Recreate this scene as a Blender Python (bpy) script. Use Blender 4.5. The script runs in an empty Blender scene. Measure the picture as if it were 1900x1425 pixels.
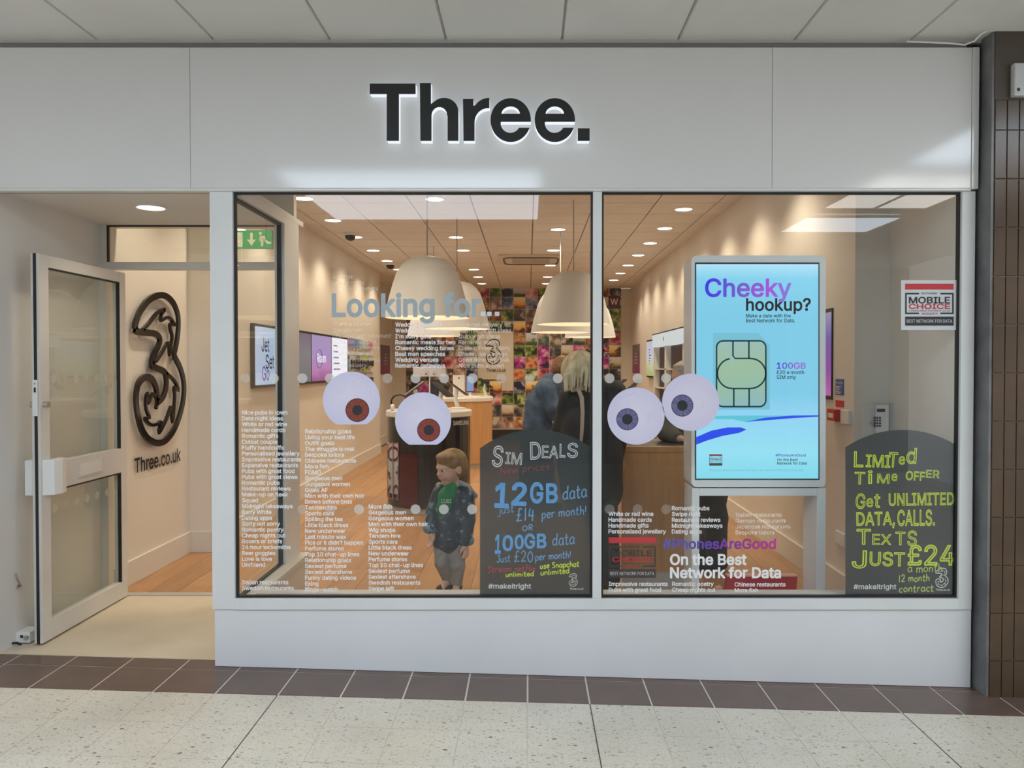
import bpy, bmesh, math, random, os
import numpy as np
from mathutils import Vector, Matrix
random.seed(7)
S = bpy.context.scene
COL = S.collection
# ------------------------------------------------------------------ camera
F, CX, CY, EYE = 1480.0, 980.0, 706.0, 1.465
PIT = math.atan(26.0 / 1480.0)
cam = bpy.data.objects.new('camera', bpy.data.cameras.new('camera')); COL.objects.link(cam)
cam.location = (0, 0, EYE); cam.rotation_euler = (math.pi / 2 - PIT, 0, 0)
cam.data.sensor_fit = 'HORIZONTAL'; cam.data.sensor_width = 36; cam.data.lens = F / 1900 * 36
cam.data.shift_x = (950 - CX) / 1900; cam.data.shift_y = -(712.5 - CY) / 1900
cam.data.clip_start = 0.05; cam.data.clip_end = 200
S.camera = cam
# ------------------------------------------------------------------ world and exposure
W = bpy.data.worlds.new('world'); S.world = W; W.use_nodes = True
W.node_tree.nodes['Background'].inputs[0].default_value = (0.93, 0.96, 1.0, 1)
W.node_tree.nodes['Background'].inputs[1].default_value = 1.2
S.cycles.transparent_max_bounces = 32
S.view_settings.view_transform = 'Standard'; S.view_settings.look = 'None'
S.view_settings.exposure = 0.0; S.view_settings.gamma = 1.0; S.view_settings.use_curve_mapping = False
# ------------------------------------------------------------------ pixel -> place
def ray(px, py):
    dx, dy = (px - CX) / F, (CY - py) / F
    return Vector((dx, math.cos(PIT) + dy * math.sin(PIT), -math.sin(PIT) + dy * math.cos(PIT)))
def P(px, py, Y):
    r = ray(px, py); t = Y / r.y
    return Vector((r.x * t, Y, EYE + r.z * t))
def PX(px, py, X):
    r = ray(px, py); t = X / r.x
    return Vector((X, r.y * t, EYE + r.z * t))
def PZ(px, py, Z):
    r = ray(px, py); t = (Z - EYE) / r.z
    return Vector((r.x * t, r.y * t, Z))
def zf(x): return -0.0848 - 0.0286 * x          # the mall floor falls slightly to the right
# ------------------------------------------------------------------ materials
MATS = {}
def mat(name, col, rough=0.5, metal=0.0, spec=0.5, emit=None, es=1.0, coat=0.0):
    if name in MATS: return MATS[name]
    m = bpy.data.materials.new(name); m.use_nodes = True
    b = m.node_tree.nodes['Principled BSDF']
    b.inputs['Base Color'].default_value = (*col, 1); b.inputs['Roughness'].default_value = rough
    b.inputs['Metallic'].default_value = metal; b.inputs['Specular IOR Level'].default_value = spec
    b.inputs['Coat Weight'].default_value = coat
    if emit: b.inputs['Emission Color'].default_value = (*emit, 1); b.inputs['Emission Strength'].default_value = es
    MATS[name] = m; return m
def nodes(m):
    return m.node_tree, m.node_tree.nodes['Principled BSDF']
def ramp(nt, fac, stops, const=False):
    r = nt.nodes.new('ShaderNodeValToRGB'); e = r.color_ramp.elements
    while len(e) > 1: e.remove(e[-1])
    e[0].position = stops[0][0]; e[0].color = (*stops[0][1], 1)
    for p, c in stops[1:]:
        x = e.new(p); x.color = (*c, 1)
    if const: r.color_ramp.interpolation = 'CONSTANT'
    nt.links.new(fac, r.inputs[0]); return r.outputs[0]
def coords(nt, kind='Object', scale=(1, 1, 1), rand=0.0):
    tc = nt.nodes.new('ShaderNodeTexCoord'); mp = nt.nodes.new('ShaderNodeMapping')
    mp.inputs['Scale'].default_value = scale
    if kind == 'Position':
        g = nt.nodes.new('ShaderNodeNewGeometry'); nt.links.new(g.outputs['Position'], mp.inputs[0])
    else: nt.links.new(tc.outputs[kind], mp.inputs[0])
    if rand:
        oi = nt.nodes.new('ShaderNodeObjectInfo'); mul = nt.nodes.new('ShaderNodeMath'); mul.operation = 'MULTIPLY'
        mul.inputs[1].default_value = rand; nt.links.new(oi.outputs['Random'], mul.inputs[0])
        nt.links.new(mul.outputs[0], mp.inputs['Location'])
    return mp.outputs[0]
def noise(nt, vec, scale, detail=3, rough=0.5):
    n = nt.nodes.new('ShaderNodeTexNoise'); n.inputs['Scale'].default_value = scale
    n.inputs['Detail'].default_value = detail; n.inputs['Roughness'].default_value = rough
    nt.links.new(vec, n.inputs['Vector']); return n.outputs['Fac']
def bump(nt, b, h, strength=0.1, dist=0.01):
    n = nt.nodes.new('ShaderNodeBump'); n.inputs['Strength'].default_value = strength; n.inputs['Distance'].default_value = dist
    nt.links.new(h, n.inputs['Height']); nt.links.new(n.outputs[0], b.inputs['Normal'])
def mottled(name, c1, c2, scale=8, rough=0.5, kind='Position', stretch=(1, 1, 1), bmp=0.0, spec=0.5, rand=0.0, coat=0.0):
    if name in MATS: return MATS[name]
    m = mat(name, c1, rough, spec=spec, coat=coat); nt, b = nodes(m)
    v = coords(nt, kind, stretch, rand); n = noise(nt, v, scale, 5)
    nt.links.new(ramp(nt, n, [(0.3, c1), (0.7, c2)]), b.inputs['Base Color'])
    if bmp: bump(nt, b, n, bmp)
    return m
def emis(name, col, strength):
    if name in MATS: return MATS[name]
    m = mat(name, (0.02, 0.02, 0.02), 0.4, emit=col, es=strength); return m
def glass(name, tint=(0.96, 0.98, 0.97), refl=1.25):
    if name in MATS: return MATS[name]
    m = bpy.data.materials.new(name); m.use_nodes = True; nt = m.node_tree; nt.nodes.clear()
    o = nt.nodes.new('ShaderNodeOutputMaterial'); mx = nt.nodes.new('ShaderNodeMixShader')
    t = nt.nodes.new('ShaderNodeBsdfTransparent'); t.inputs[0].default_value = (*tint, 1)
    g = nt.nodes.new('ShaderNodeBsdfGlossy'); g.inputs['Roughness'].default_value = 0.0
    lw = nt.nodes.new('ShaderNodeLayerWeight'); lw.inputs[0].default_value = 0.5
    pw = nt.nodes.new('ShaderNodeMath'); pw.operation = 'POWER'; pw.inputs[1].default_value = 5.0
    mu = nt.nodes.new('ShaderNodeMath'); mu.operation = 'MULTIPLY_ADD'; mu.inputs[1].default_value = 0.9; mu.inputs[2].default_value = 0.042 * refl; mu.use_clamp = True
    nt.links.new(lw.outputs['Facing'], pw.inputs[0]); nt.links.new(pw.outputs[0], mu.inputs[0]); nt.links.new(mu.outputs[0], mx.inputs[0])
    nt.links.new(t.outputs[0], mx.inputs[1]); nt.links.new(g.outputs[0], mx.inputs[2]); nt.links.new(mx.outputs[0], o.inputs[0])
    MATS[name] = m; return m
def film(name, col, opacity, rough=0.5):
    """a translucent print on glass: part of it lets the view through"""
    if name in MATS: return MATS[name]
    m = mat(name, col, rough); nt, b = nodes(m)
    o = nt.nodes['Material Output']; mx = nt.nodes.new('ShaderNodeMixShader'); t = nt.nodes.new('ShaderNodeBsdfTransparent')
    mx.inputs[0].default_value = opacity
    nt.links.new(t.outputs[0], mx.inputs[1]); nt.links.new(b.outputs[0], mx.inputs[2]); nt.links.new(mx.outputs[0], o.inputs[0])
    return m
def gradient_screen(name, stops, axis='Z', strength=1.0, warp=0.0, wscale=3.0):
    """a lit screen: a colour ramp along one axis of the panel, bent by noise"""
    if name in MATS: return MATS[name]
    m = mat(name, (0.01, 0.01, 0.01), 0.25); nt, b = nodes(m)
    tc = nt.nodes.new('ShaderNodeTexCoord'); sp = nt.nodes.new('ShaderNodeSeparateXYZ'); nt.links.new(tc.outputs['Generated'], sp.inputs[0])
    f = sp.outputs[axis]
    if warp:
        n = noise(nt, tc.outputs['Generated'], wscale, 3); a = nt.nodes.new('ShaderNodeMath'); a.operation = 'MULTIPLY_ADD'
        nt.links.new(n, a.inputs[0]); a.inputs[1].default_value = warp; nt.links.new(f, a.inputs[2])
        s2 = nt.nodes.new('ShaderNodeMath'); s2.operation = 'SUBTRACT'; s2.inputs[1].default_value = warp / 2; nt.links.new(a.outputs[0], s2.inputs[0]); f = s2.outputs[0]
    nt.links.new(ramp(nt, f, stops), b.inputs['Emission Color']); b.inputs['Emission Strength'].default_value = strength
    return m
def gradient_print(name, stops, axis='Z', warp=0.0):
    """the same ramp as ink on paper or vinyl: it reflects, it does not glow"""
    if name in MATS: return MATS[name]
    m = gradient_screen(name, stops, axis, 0.0, warp); nt, b = nodes(m); src = b.inputs['Emission Color'].links[0].from_socket
    nt.links.remove(b.inputs['Emission Color'].links[0]); nt.links.new(src, b.inputs['Base Color']); b.inputs['Roughness'].default_value = .4
    return m
white_panel = mottled('white laminate', (0.66, 0.655, 0.65), (0.69, 0.685, 0.68), 1.2, 0.10)
white_plinth = mottled('white plinth board', (0.70, 0.71, 0.73), (0.74, 0.75, 0.77), 2.0, 0.3)
white_frame = mottled('white window frame', (0.68, 0.69, 0.69), (0.73, 0.74, 0.74), 3, 0.3)
door_white = mottled('door aluminium white', (0.62, 0.60, 0.56), (0.68, 0.66, 0.62), 3, 0.35)
recess_paint = mottled('recess wall paint', (0.66, 0.645, 0.62), (0.70, 0.685, 0.66), 1.5, 0.6)
shop_paint = mottled('shop wall paint', (0.70, 0.66, 0.60), (0.74, 0.70, 0.64), 1.0, 0.45)
gasket = mat('black gasket', (0.012, 0.012, 0.013), 0.5)
black = mat('black plastic', (0.012, 0.012, 0.013), 0.35)
steel = mat('brushed steel', (0.55, 0.55, 0.55), 0.3, 1.0)
white_plastic = mat('white plastic', (0.75, 0.75, 0.74), 0.35)
grey_dark = mat('dark grey metal', (0.06, 0.06, 0.06), 0.4)
vinyl_white = mat('white vinyl lettering', (0.86, 0.87, 0.88), 0.5)
vinyl_faint = film('pale worn vinyl lettering', (0.80, 0.80, 0.78), 0.45, 0.4)
win_glass = glass('window glass')
# ------------------------------------------------------------------ building helpers
def link(o, parent=None):
    COL.objects.link(o)
    if parent is not None: o.parent = parent
    return o
def tag(o, label=None, cat=None, group=None, kind=None):
    if label: o['label'] = label
    if cat: o['category'] = cat
    if group: o['group'] = group
    if kind: o['kind'] = kind
    return o
def empty(name, loc, label=None, cat=None, group=None, kind=None):
    o = bpy.data.objects.new(name, None); o.location = loc; o.empty_display_size = 0.05; COL.objects.link(o)
    return tag(o, label, cat, group, kind)
def wloc(p):
    v = Vector((0, 0, 0))
    while p is not None: v = v + p.location; p = p.parent
    return v
class MB:
    def __init__(s): s.v = []; s.f = []; s.smooth = False
    def add(s, vs, fs):
        n = len(s.v); s.v += [Vector(v) for v in vs]; s.f += [tuple(i + n for i in f) for f in fs]; return s
    def box(s, x0, x1, y0, y1, z0, z1):
        return s.add([(x0, y0, z0), (x1, y0, z0), (x1, y1, z0), (x0, y1, z0), (x0, y0, z1), (x1, y0, z1), (x1, y1, z1), (x0, y1, z1)],
                     [(0, 3, 2, 1), (4, 5, 6, 7), (0, 1, 5, 4), (1, 2, 6, 5), (2, 3, 7, 6), (3, 0, 4, 7)])
    def hexa(s, b, t):
        """b, t: four corners below and above"""
        return s.add(list(b) + list(t), [(0, 3, 2, 1), (4, 5, 6, 7), (0, 1, 5, 4), (1, 2, 6, 5), (2, 3, 7, 6), (3, 0, 4, 7)])
    def prism(s, pts, d):
        """outline pts (3D, one plane) pushed by vector d"""
        n = len(pts); d = Vector(d); a = [Vector(p) for p in pts]
        return s.add(a + [p + d for p in a], [tuple(range(n))[::-1], tuple(range(n, 2 * n))] + [(i, (i + 1) % n, (i + 1) % n + n, i + n) for i in range(n)])
    def poly(s, pts): return s.add(pts, [tuple(range(len(pts)))])
    def tube(s, pts, r, n=8, caps=True):
        pts = [Vector(p) for p in pts]; rr = r if isinstance(r, (list, tuple)) else [r] * len(pts); rings = []; up = None
        for i, p in enumerate(pts):
            t = (pts[min(i + 1, len(pts) - 1)] - pts[max(i - 1, 0)]).normalized()
            if up is None: up = Vector((0, 0, 1)) if abs(t.z) < 0.9 else Vector((1, 0, 0))
            a = t.cross(up).normalized(); b = a.cross(t).normalized(); up = b
            rings.append([p + (a * math.cos(2 * math.pi * k / n) + b * math.sin(2 * math.pi * k / n)) * rr[i] for k in range(n)])
        fs = []
        for i in range(len(pts) - 1):
            for k in range(n): fs.append((i * n + k, i * n + (k + 1) % n, (i + 1) * n + (k + 1) % n, (i + 1) * n + k))
        if caps: fs += [tuple(range(n))[::-1], tuple(range((len(pts) - 1) * n, len(pts) * n))]
        return s.add([v for r_ in rings for v in r_], fs)
    def lathe(s, prof, c=(0, 0, 0), n=32, sx=1.0, sy=1.0, a0=0.0, a1=2 * math.pi):
        c = Vector(c); full = abs(a1 - a0 - 2 * math.pi) < 1e-6; m = n if full else n + 1; vs = []; fs = []
        for r, z in prof:
            for k in range(m):
                a = a0 + (a1 - a0) * k / n; vs.append(c + Vector((r * sx * math.cos(a), r * sy * math.sin(a), z)))
        for i in range(len(prof) - 1):
            for k in range(n):
                k2 = (k + 1) % m; fs.append((i * m + k, i * m + k2, (i + 1) * m + k2, (i + 1) * m + k))
        return s.add(vs, fs)
    def disc(s, c, r, n=24, axis='Y', d=0.0, ry=None):
        pts = []
        for k in range(n):
            a = 2 * math.pi * k / n; u, w = r * math.cos(a), (ry or r) * math.sin(a)
            pts.append(Vector(c) + (Vector((u, 0, w)) if axis == 'Y' else Vector((u, w, 0)) if axis == 'Z' else Vector((0, u, w))))
        if d: return s.prism(pts, {'Y': (0, d, 0), 'Z': (0, 0, d), 'X': (d, 0, 0)}[axis])
        return s.poly(pts)
    def build(s, name, m, parent=None, bevel=0.0, smooth=False, label=None, local=False):
        off = Vector((0, 0, 0)) if (parent is None or local) else wloc(parent)
        me = bpy.data.meshes.new(name); me.from_pydata([v - off for v in s.v], [], s.f); me.update()
        bm = bmesh.new(); bm.from_mesh(me); bmesh.ops.recalc_face_normals(bm, faces=bm.faces)
        if bevel: bmesh.ops.bevel(bm, geom=bm.edges[:], offset=bevel, segments=2, profile=0.6, affect='EDGES', clamp_overlap=True)
        bm.to_mesh(me); bm.free()
        if smooth or s.smooth: me.shade_smooth()
        if m is not None: me.materials.append(m)
        o = bpy.data.objects.new(name, me); link(o, parent)
        if label: o['label'] = label
        return o
def obj(name, me, parent=None, loc=(0, 0, 0)):
    o = bpy.data.objects.new(name, me); o.location = loc; link(o, parent); return o
def box(name, m, x0, x1, y0, y1, z0, z1, parent=None, bevel=0.0, label=None):
    return MB().box(x0, x1, y0, y1, z0, z1).build(name, m, parent, bevel, label=label)
def sheet(name, m, a, b, parent=None):
    return MB().poly([a, (b[0], b[1], a[2]), b, (a[0], a[1], b[2])]).build(name, m, parent)
def struct(name, label, loc=(0, 0, 0)):
    return empty(name, loc, label, None, None, 'structure')
def copy_tree(o, parent=None):
    c = o.copy(); COL.objects.link(c); c.parent = parent
    for ch in [x for x in ALLCH.get(o.name, [])]: copy_tree(ch, c)
    return c
ALLCH = {}
def note_children(root):
    for o in list(bpy.data.objects):
        if o.parent is not None: ALLCH.setdefault(o.parent.name, [])
    for o in list(bpy.data.objects):
        if o.parent is not None and o not in ALLCH[o.parent.name]: ALLCH[o.parent.name].append(o)
# ------------------------------------------------------------------ lettering
FONT = None
try:
    FONT = bpy.data.fonts.load(os.path.join(bpy.utils.resource_path('LOCAL'), 'datafiles', 'fonts', 'Inter.woff2'))
except Exception: FONT = None
def contours(body, spacing, res=3):
    """closed outlines of a line of text as point lists"""
    cu = bpy.data.curves.new('lettering', 'FONT'); cu.body = body
    if FONT: cu.font = FONT
    cu.size = 1.0; cu.space_character = spacing
    o = bpy.data.objects.new('lettering', cu); COL.objects.link(o); dg = bpy.context.evaluated_depsgraph_get(); dg.update()
    oe = o.evaluated_get(dg); c = oe.to_curve(dg); out = []
    for sp in c.splines:
        if sp.type == 'BEZIER':
            bp_ = sp.bezier_points; n = len(bp_); L = []
            for i in range(n):
                p0, p1 = bp_[i], bp_[(i + 1) % n]; A, B_, C_, D = p0.co, p0.handle_right, p1.handle_left, p1.co
                straight = abs((B_ - A).cross(D - A).z) + abs((C_ - A).cross(D - A).z) < 1e-6
                for k in range(1 if straight else res):
                    t = k / res; u = 1 - t; q = A * u ** 3 + B_ * (3 * u * u * t) + C_ * (3 * u * t * t) + D * t ** 3; L.append((q.x, q.y))
        else: L = [(p.co.x, p.co.y) for p in sp.points]
        M = [p for i, p in enumerate(L) if math.hypot(p[0] - L[i - 1][0], p[1] - L[i - 1][1]) > 1e-6]
        if len(M) > 2: out.append(M)
    oe.to_curve_clear(); bpy.data.objects.remove(o); bpy.data.curves.remove(cu); return out
CAPK = []
TCACHE = {}
def text_fill(body, spacing):
    """triangles and outer edges of the lettering, overlapping strokes of a glyph merged"""
    from mathutils.geometry import delaunay_2d_cdt
    if (body, spacing) in TCACHE: return TCACHE[(body, spacing)]
    P0 = []; E = []
    for L in contours(body, spacing):
        n = len(P0); P0 += L; E += [(n + i, n + (i + 1) % len(L)) for i in range(len(L))]
    a = np.array(P0); vo, eo, fo, *_ = delaunay_2d_cdt([Vector(p) for p in P0], E, [], 0, 1e-6)
    q = np.array([(v.x, v.y) for v in vo]); ft = np.array([f for f in fo if len(f) == 3]); cc = q[ft].mean(1)
    p0 = a[[e[0] for e in E]]; p1 = a[[e[1] for e in E]]; dy = p1[:, 1] - p0[:, 1]; sg_ = np.sign(dy); dy = np.where(abs(dy) < 1e-12, 1e-12, dy)
    up = (p0[None, :, 1] > cc[:, 1:2]) != (p1[None, :, 1] > cc[:, 1:2])
    xc = p0[None, :, 0] + (cc[:, 1:2] - p0[None, :, 1]) / dy[None, :] * (p1[:, 0] - p0[:, 0])[None, :]
    wn = ((up & (xc > cc[:, 0:1])) * sg_[None, :]).sum(1); keep = ft[wn != 0]; cnt = {}
    for f in keep:
        for i in range(3): e = (min(f[i], f[i - 1]), max(f[i], f[i - 1])); cnt[e] = cnt.get(e, 0) + 1
    TCACHE[(body, spacing)] = (q, [tuple(int(i) for i in f) for f in keep], [(int(e[0]), int(e[1])) for e, c in cnt.items() if c == 1])
    return TCACHE[(body, spacing)]
def text_mesh(body, bold=0.02, extrude=0.0, outline=0.0, spacing=1.0, yk=20.0):
    """lettering one unit of cap height tall, in the XZ plane, facing -Y; strokes are thickened by a band along every edge"""
    if not CAPK:
        h0 = np.array(contours('H', 1)[0]); CAPK.append(1 / (h0[:, 1].max() - h0[:, 1].min()))
    q, fc, be = text_fill(body, spacing); k = CAPK[0]; a = np.stack([q[:, 0] * k, np.zeros(len(q)), q[:, 1] * k], 1)
    V = [] if outline else a.tolist(); Fc = [] if outline else list(fc); w = outline or bold
    if w:
        for i, j in be:
            p, r = a[i], a[j]; d = r - p; L = math.hypot(d[0], d[2])
            if L < 1e-7: continue
            d = d / L; t = d * min(w * .6, .03 + L); o = np.array((-d[2], 0, d[0])) * w; n = len(V)
            sh = np.array((0, -(.00012 + .00001 * (n // 4 % 61)) * yk, 0)); p = p + sh; r = r + sh
            V += [(p - t + o).tolist(), (r + t + o).tolist(), (r + t - o).tolist(), (p - t - o).tolist()]; Fc.append((n, n + 1, n + 2, n + 3))
    V = np.array(V); V[:, 0] -= V[:, 0].min()
    me = bpy.data.meshes.new('lettering'); me.from_pydata(V.tolist(), [], Fc); me.update()
    return me, V[:, 0].max()
def xform(me, M):
    me.transform(M); me.update(); return me
def text_at(name, body, p, cap, m, parent=None, width=None, bold=0.02, extrude=0.0, outline=0.0, axis=None, spacing=1.0, lift=0.0, rot=0.0, right=False):
    """p: world point of the baseline start; cap, width in metres; axis: direction of writing (default +X)"""
    me, w = text_mesh(body, bold, extrude, outline, spacing, yk=1.0 / cap)
    sx = cap if not width else width / max(w, 1e-6)
    ax = Vector(axis) if axis else Vector((1, 0, 0)); ax.normalize(); up = Vector((0, 0, 1)); nrm = ax.cross(up)   # nrm faces the reader
    M = Matrix(((ax.x * sx, -nrm.x * cap, up.x * cap, 0), (ax.y * sx, -nrm.y * cap, up.y * cap, 0), (ax.z * sx, -nrm.z * cap, up.z * cap, 0), (0, 0, 0, 1)))
    if rot: M = Matrix.Rotation(rot, 4, nrm) @ M
    xform(me, M); me.materials.append(m)
    pos = Vector(p) + nrm * lift - (wloc(parent) if parent else Vector((0, 0, 0)))
    return obj(name, me, parent, pos)
# thin handwriting: each glyph is strokes in a box one cap tall
SF = {
 'a': (.62, [[(.52,.5),(.3,.62),(.08,.42),(.06,.15),(.25,.0),(.45,.14),(.52,.4)], [(.53,.6),(.5,.2),(.6,.0)]]),
 'c': (.52, [[(.48,.5),(.3,.62),(.08,.42),(.08,.15),(.27,.0),(.48,.1)]]),
 'd': (.64, [[(.5,.48),(.3,.6),(.07,.4),(.06,.14),(.25,.0),(.46,.16)], [(.56,1.05),(.5,.5),(.5,.12),(.6,.0)]]),
 'e': (.54, [[(.08,.3),(.46,.36),(.42,.56),(.24,.62),(.07,.42),(.08,.14),(.28,.0),(.48,.1)]]),
 'f': (.45, [[(.45,.95),(.3,1.0),(.2,.8),(.18,0)], [(.02,.55),(.4,.58)]]),
 'h': (.56, [[(.1,1.05),(.08,0)], [(.08,.35),(.28,.58),(.46,.45),(.48,0)]]),
 'i': (.24, [[(.12,.6),(.1,0)], [(.12,.82),(.13,.88)]]),
 'j': (.4, [[(.3,.6),(.28,-.2),(.1,-.35),(-.05,-.2)], [(.3,.85),(.31,.9)]]),
 'l': (.24, [[(.12,1.0),(.1,.1),(.2,0)]]),
 'm': (.86, [[(.08,.6),(.08,0)], [(.08,.4),(.28,.6),(.4,.45),(.4,0)], [(.4,.4),(.62,.6),(.74,.42),(.76,0)]]),
 'n': (.58, [[(.08,.6),(.08,0)], [(.08,.38),(.3,.6),(.46,.45),(.48,0)]]),
 'o': (.58, [[(.3,.62),(.08,.42),(.08,.16),(.28,0),(.48,.16),(.5,.42),(.3,.62)]]),
 'p': (.58, [[(.08,.6),(.06,-.4)], [(.08,.45),(.3,.62),(.5,.42),(.44,.12),(.25,.02),(.08,.14)]]),
 'r': (.46, [[(.08,.6),(.08,0)], [(.08,.36),(.24,.58),(.42,.55)]]),
 's': (.5, [[(.44,.52),(.25,.62),(.1,.48),(.25,.33),(.42,.2),(.3,.0),(.06,.06)]]),
 't': (.46, [[(.2,.95),(.18,.12),(.3,0),(.42,.08)], [(.0,.6),(.42,.64)]]),
 'u': (.58, [[(.08,.6),(.08,.14),(.25,0),(.44,.14),(.48,.6)], [(.48,.6),(.5,0)]]),
 'w': (.7, [[(.04,.6),(.18,0),(.34,.5),(.5,0),(.66,.6)]]),
 'x': (.5, [[(.06,.6),(.44,0)], [(.44,.6),(.06,0)]]),
 'J': (.6, [[(.46,1.0),(.44,.2),(.26,0),(.04,.2)], [(.2,1.0),(.66,1.0)]]),
 'N': (.7, [[(.08,0),(.1,1.0)], [(.1,1.0),(.58,.0)], [(.58,0),(.6,1.0)]]),
 'O': (.72, [[(.36,.8),(.08,.56),(.08,.2),(.34,0),(.6,.2),(.62,.56),(.36,.8)]]),
 'R': (.66, [[(.1,0),(.1,.9)], [(.1,.9),(.46,.84),(.44,.5),(.1,.44)], [(.2,.44),(.56,0)]]),
 'S': (.62, [[(.54,.86),(.3,1.0),(.08,.8),(.28,.54),(.52,.3),(.36,.02),(.04,.1)]]),
 '0': (.66, [[(.33,1.0),(.08,.66),(.1,.26),(.33,0),(.56,.28),(.56,.7),(.33,1.0)]]),
 '1': (.34, [[(.16,1.0),(.14,0)]]),
 '2': (.62, [[(.06,.76),(.24,1.0),(.48,.86),(.42,.5),(.06,.02)], [(.06,.02),(.56,.04)]]),
 '4': (.66, [[(.2,1.0),(.06,.42)], [(.06,.42),(.58,.44)], [(.46,.86),(.42,0)]]),
 '£': (.72, [[(.6,.9),(.42,1.0),(.3,.8),(.28,.3),(.08,.02)], [(.08,.02),(.62,.06)], [(.06,.48),(.5,.5)]]),
 '!': (.26, [[(.14,1.0),(.12,.3)], [(.11,.04),(.12,.0)]]),
}
def crom(pts, n=6):
    if len(pts) < 3: return [Vector(p) for p in pts]
    p = [Vector(q) for q in pts]; p = [2 * p[0] - p[1]] + p + [2 * p[-1] - p[-2]]; out = []
    for i in range(1, len(p) - 2):
        for k in range(n):
            t = k / n
            out.append(0.5 * ((2 * p[i]) + (p[i + 1] - p[i - 1]) * t + (2 * p[i - 1] - 5 * p[i] + 4 * p[i + 1] - p[i + 2]) * t * t + (3 * p[i] - p[i - 1] - 3 * p[i + 1] + p[i + 2]) * t ** 3))
    out.append(p[-2]); return out
def ribbon(mb, pts, w, to3, y=0.0):
    """flat stroke; pts 2D, w half width (number or list), to3 maps 2D to 3D"""
    n = len(pts); L = []; R = []
    for i, p in enumerate(pts):
        t = (pts[min(i + 1, n - 1)] - pts[max(i - 1, 0)]); t = t.normalized() if t.length > 1e-9 else Vector((1, 0))
        q = Vector((-t.y, t.x)) * (w[i] if isinstance(w, list) else w); L.append(to3(p + q)); R.append(to3(p - q))
    mb.add(L + R, [(i, i + 1, n + i + 1, n + i) for i in range(n - 1)])
def hand_text(name, body, p, cap, m, parent, wid=0.045, slope=0.0, width=None):
    mb = MB(); x = 0.0; tot = sum(SF[c][0] + .08 if c in SF else .4 for c in body); sx = cap if not width else width / tot
    rnd = random.Random(len(body) * 7 + 3)
    ns = 0
    for c in body:
        if c not in SF: x += .4; continue
        w, st = SF[c]; dy = rnd.uniform(-.05, .05)
        for s in st:
            ns += 1; yy = p[1] - .0002 * (ns % 6)
            pts = crom([(a + x, b + dy) for a, b in s], 5)
            ribbon(mb, [Vector((q.x * sx, q.y * cap)) for q in pts], wid * cap, lambda q, yy=yy: Vector((p[0] + q.x, yy, p[2] + q.y + slope * q.x)))
        x += w + .08
    return mb.build(name, m, parent)
# ------------------------------------------------------------------ organic shapes: blended volumes turned into one surface
class Blob:
    def __init__(s): s.p = []
    def cone(s, a, b, ra, rb=None): s.p.append(('c', np.array(a, float), np.array(b, float), ra, ra if rb is None else rb)); return s
    def chain(s, pts, rr):
        for i in range(len(pts) - 1): s.cone(pts[i], pts[i + 1], rr[i], rr[i + 1])
        return s
    def ell(s, c, r, R=None):
        s.p.append(('e', np.array(c, float), np.array(r, float), np.eye(3) if R is None else np.array(R, float))); return s
    def mesh(s, name, h, k, m, parent=None):
        lo = np.full(3, 1e9); hi = -lo
        bb = []
        for q in s.p:
            if q[0] == 'c':
                r = max(q[3], q[4]); a = np.minimum(q[1], q[2]) - r; b = np.maximum(q[1], q[2]) + r
            else:
                r = max(q[2]); a = q[1] - r; b = q[1] + r
            bb.append((a, b)); lo = np.minimum(lo, a); hi = np.maximum(hi, b)
        lo -= 3 * h + k; hi += 3 * h + k; n = np.ceil((hi - lo) / h).astype(int) + 1
        D = np.full(n, 1.0, dtype=np.float32); pad = k + 2.5 * h
        for q, (a, b) in zip(s.p, bb):
            i0 = np.maximum(((a - pad - lo) / h).astype(int), 0); i1 = np.minimum(((b + pad - lo) / h).astype(int) + 2, n)
            g = np.meshgrid(*[lo[j] + h * np.arange(i0[j], i1[j]) for j in range(3)], indexing='ij'); X = np.stack(g, -1)
            if q[0] == 'c':
                ab = q[2] - q[1]; L = max(ab @ ab, 1e-12); t = np.clip(((X - q[1]) @ ab) / L, 0, 1)
                d = np.linalg.norm(X - q[1] - t[..., None] * ab, axis=-1) - (q[3] + (q[4] - q[3]) * t)
            else:
                Y = (X - q[1]) @ q[3]; k0 = np.linalg.norm(Y / q[2], axis=-1); k1 = np.linalg.norm(Y / (q[2] ** 2), axis=-1) + 1e-9
                d = np.where(k0 < 1e-4, -min(q[2]), k0 * (k0 - 1) / k1)
            sl = tuple(slice(i0[j], i1[j]) for j in range(3)); o = D[sl]
            hh = np.clip(0.5 + 0.5 * (o - d) / k, 0, 1); D[sl] = o * (1 - hh) + d * hh - k * hh * (1 - hh)
        return net_mesh(name, D, lo, h, m, parent)
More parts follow.
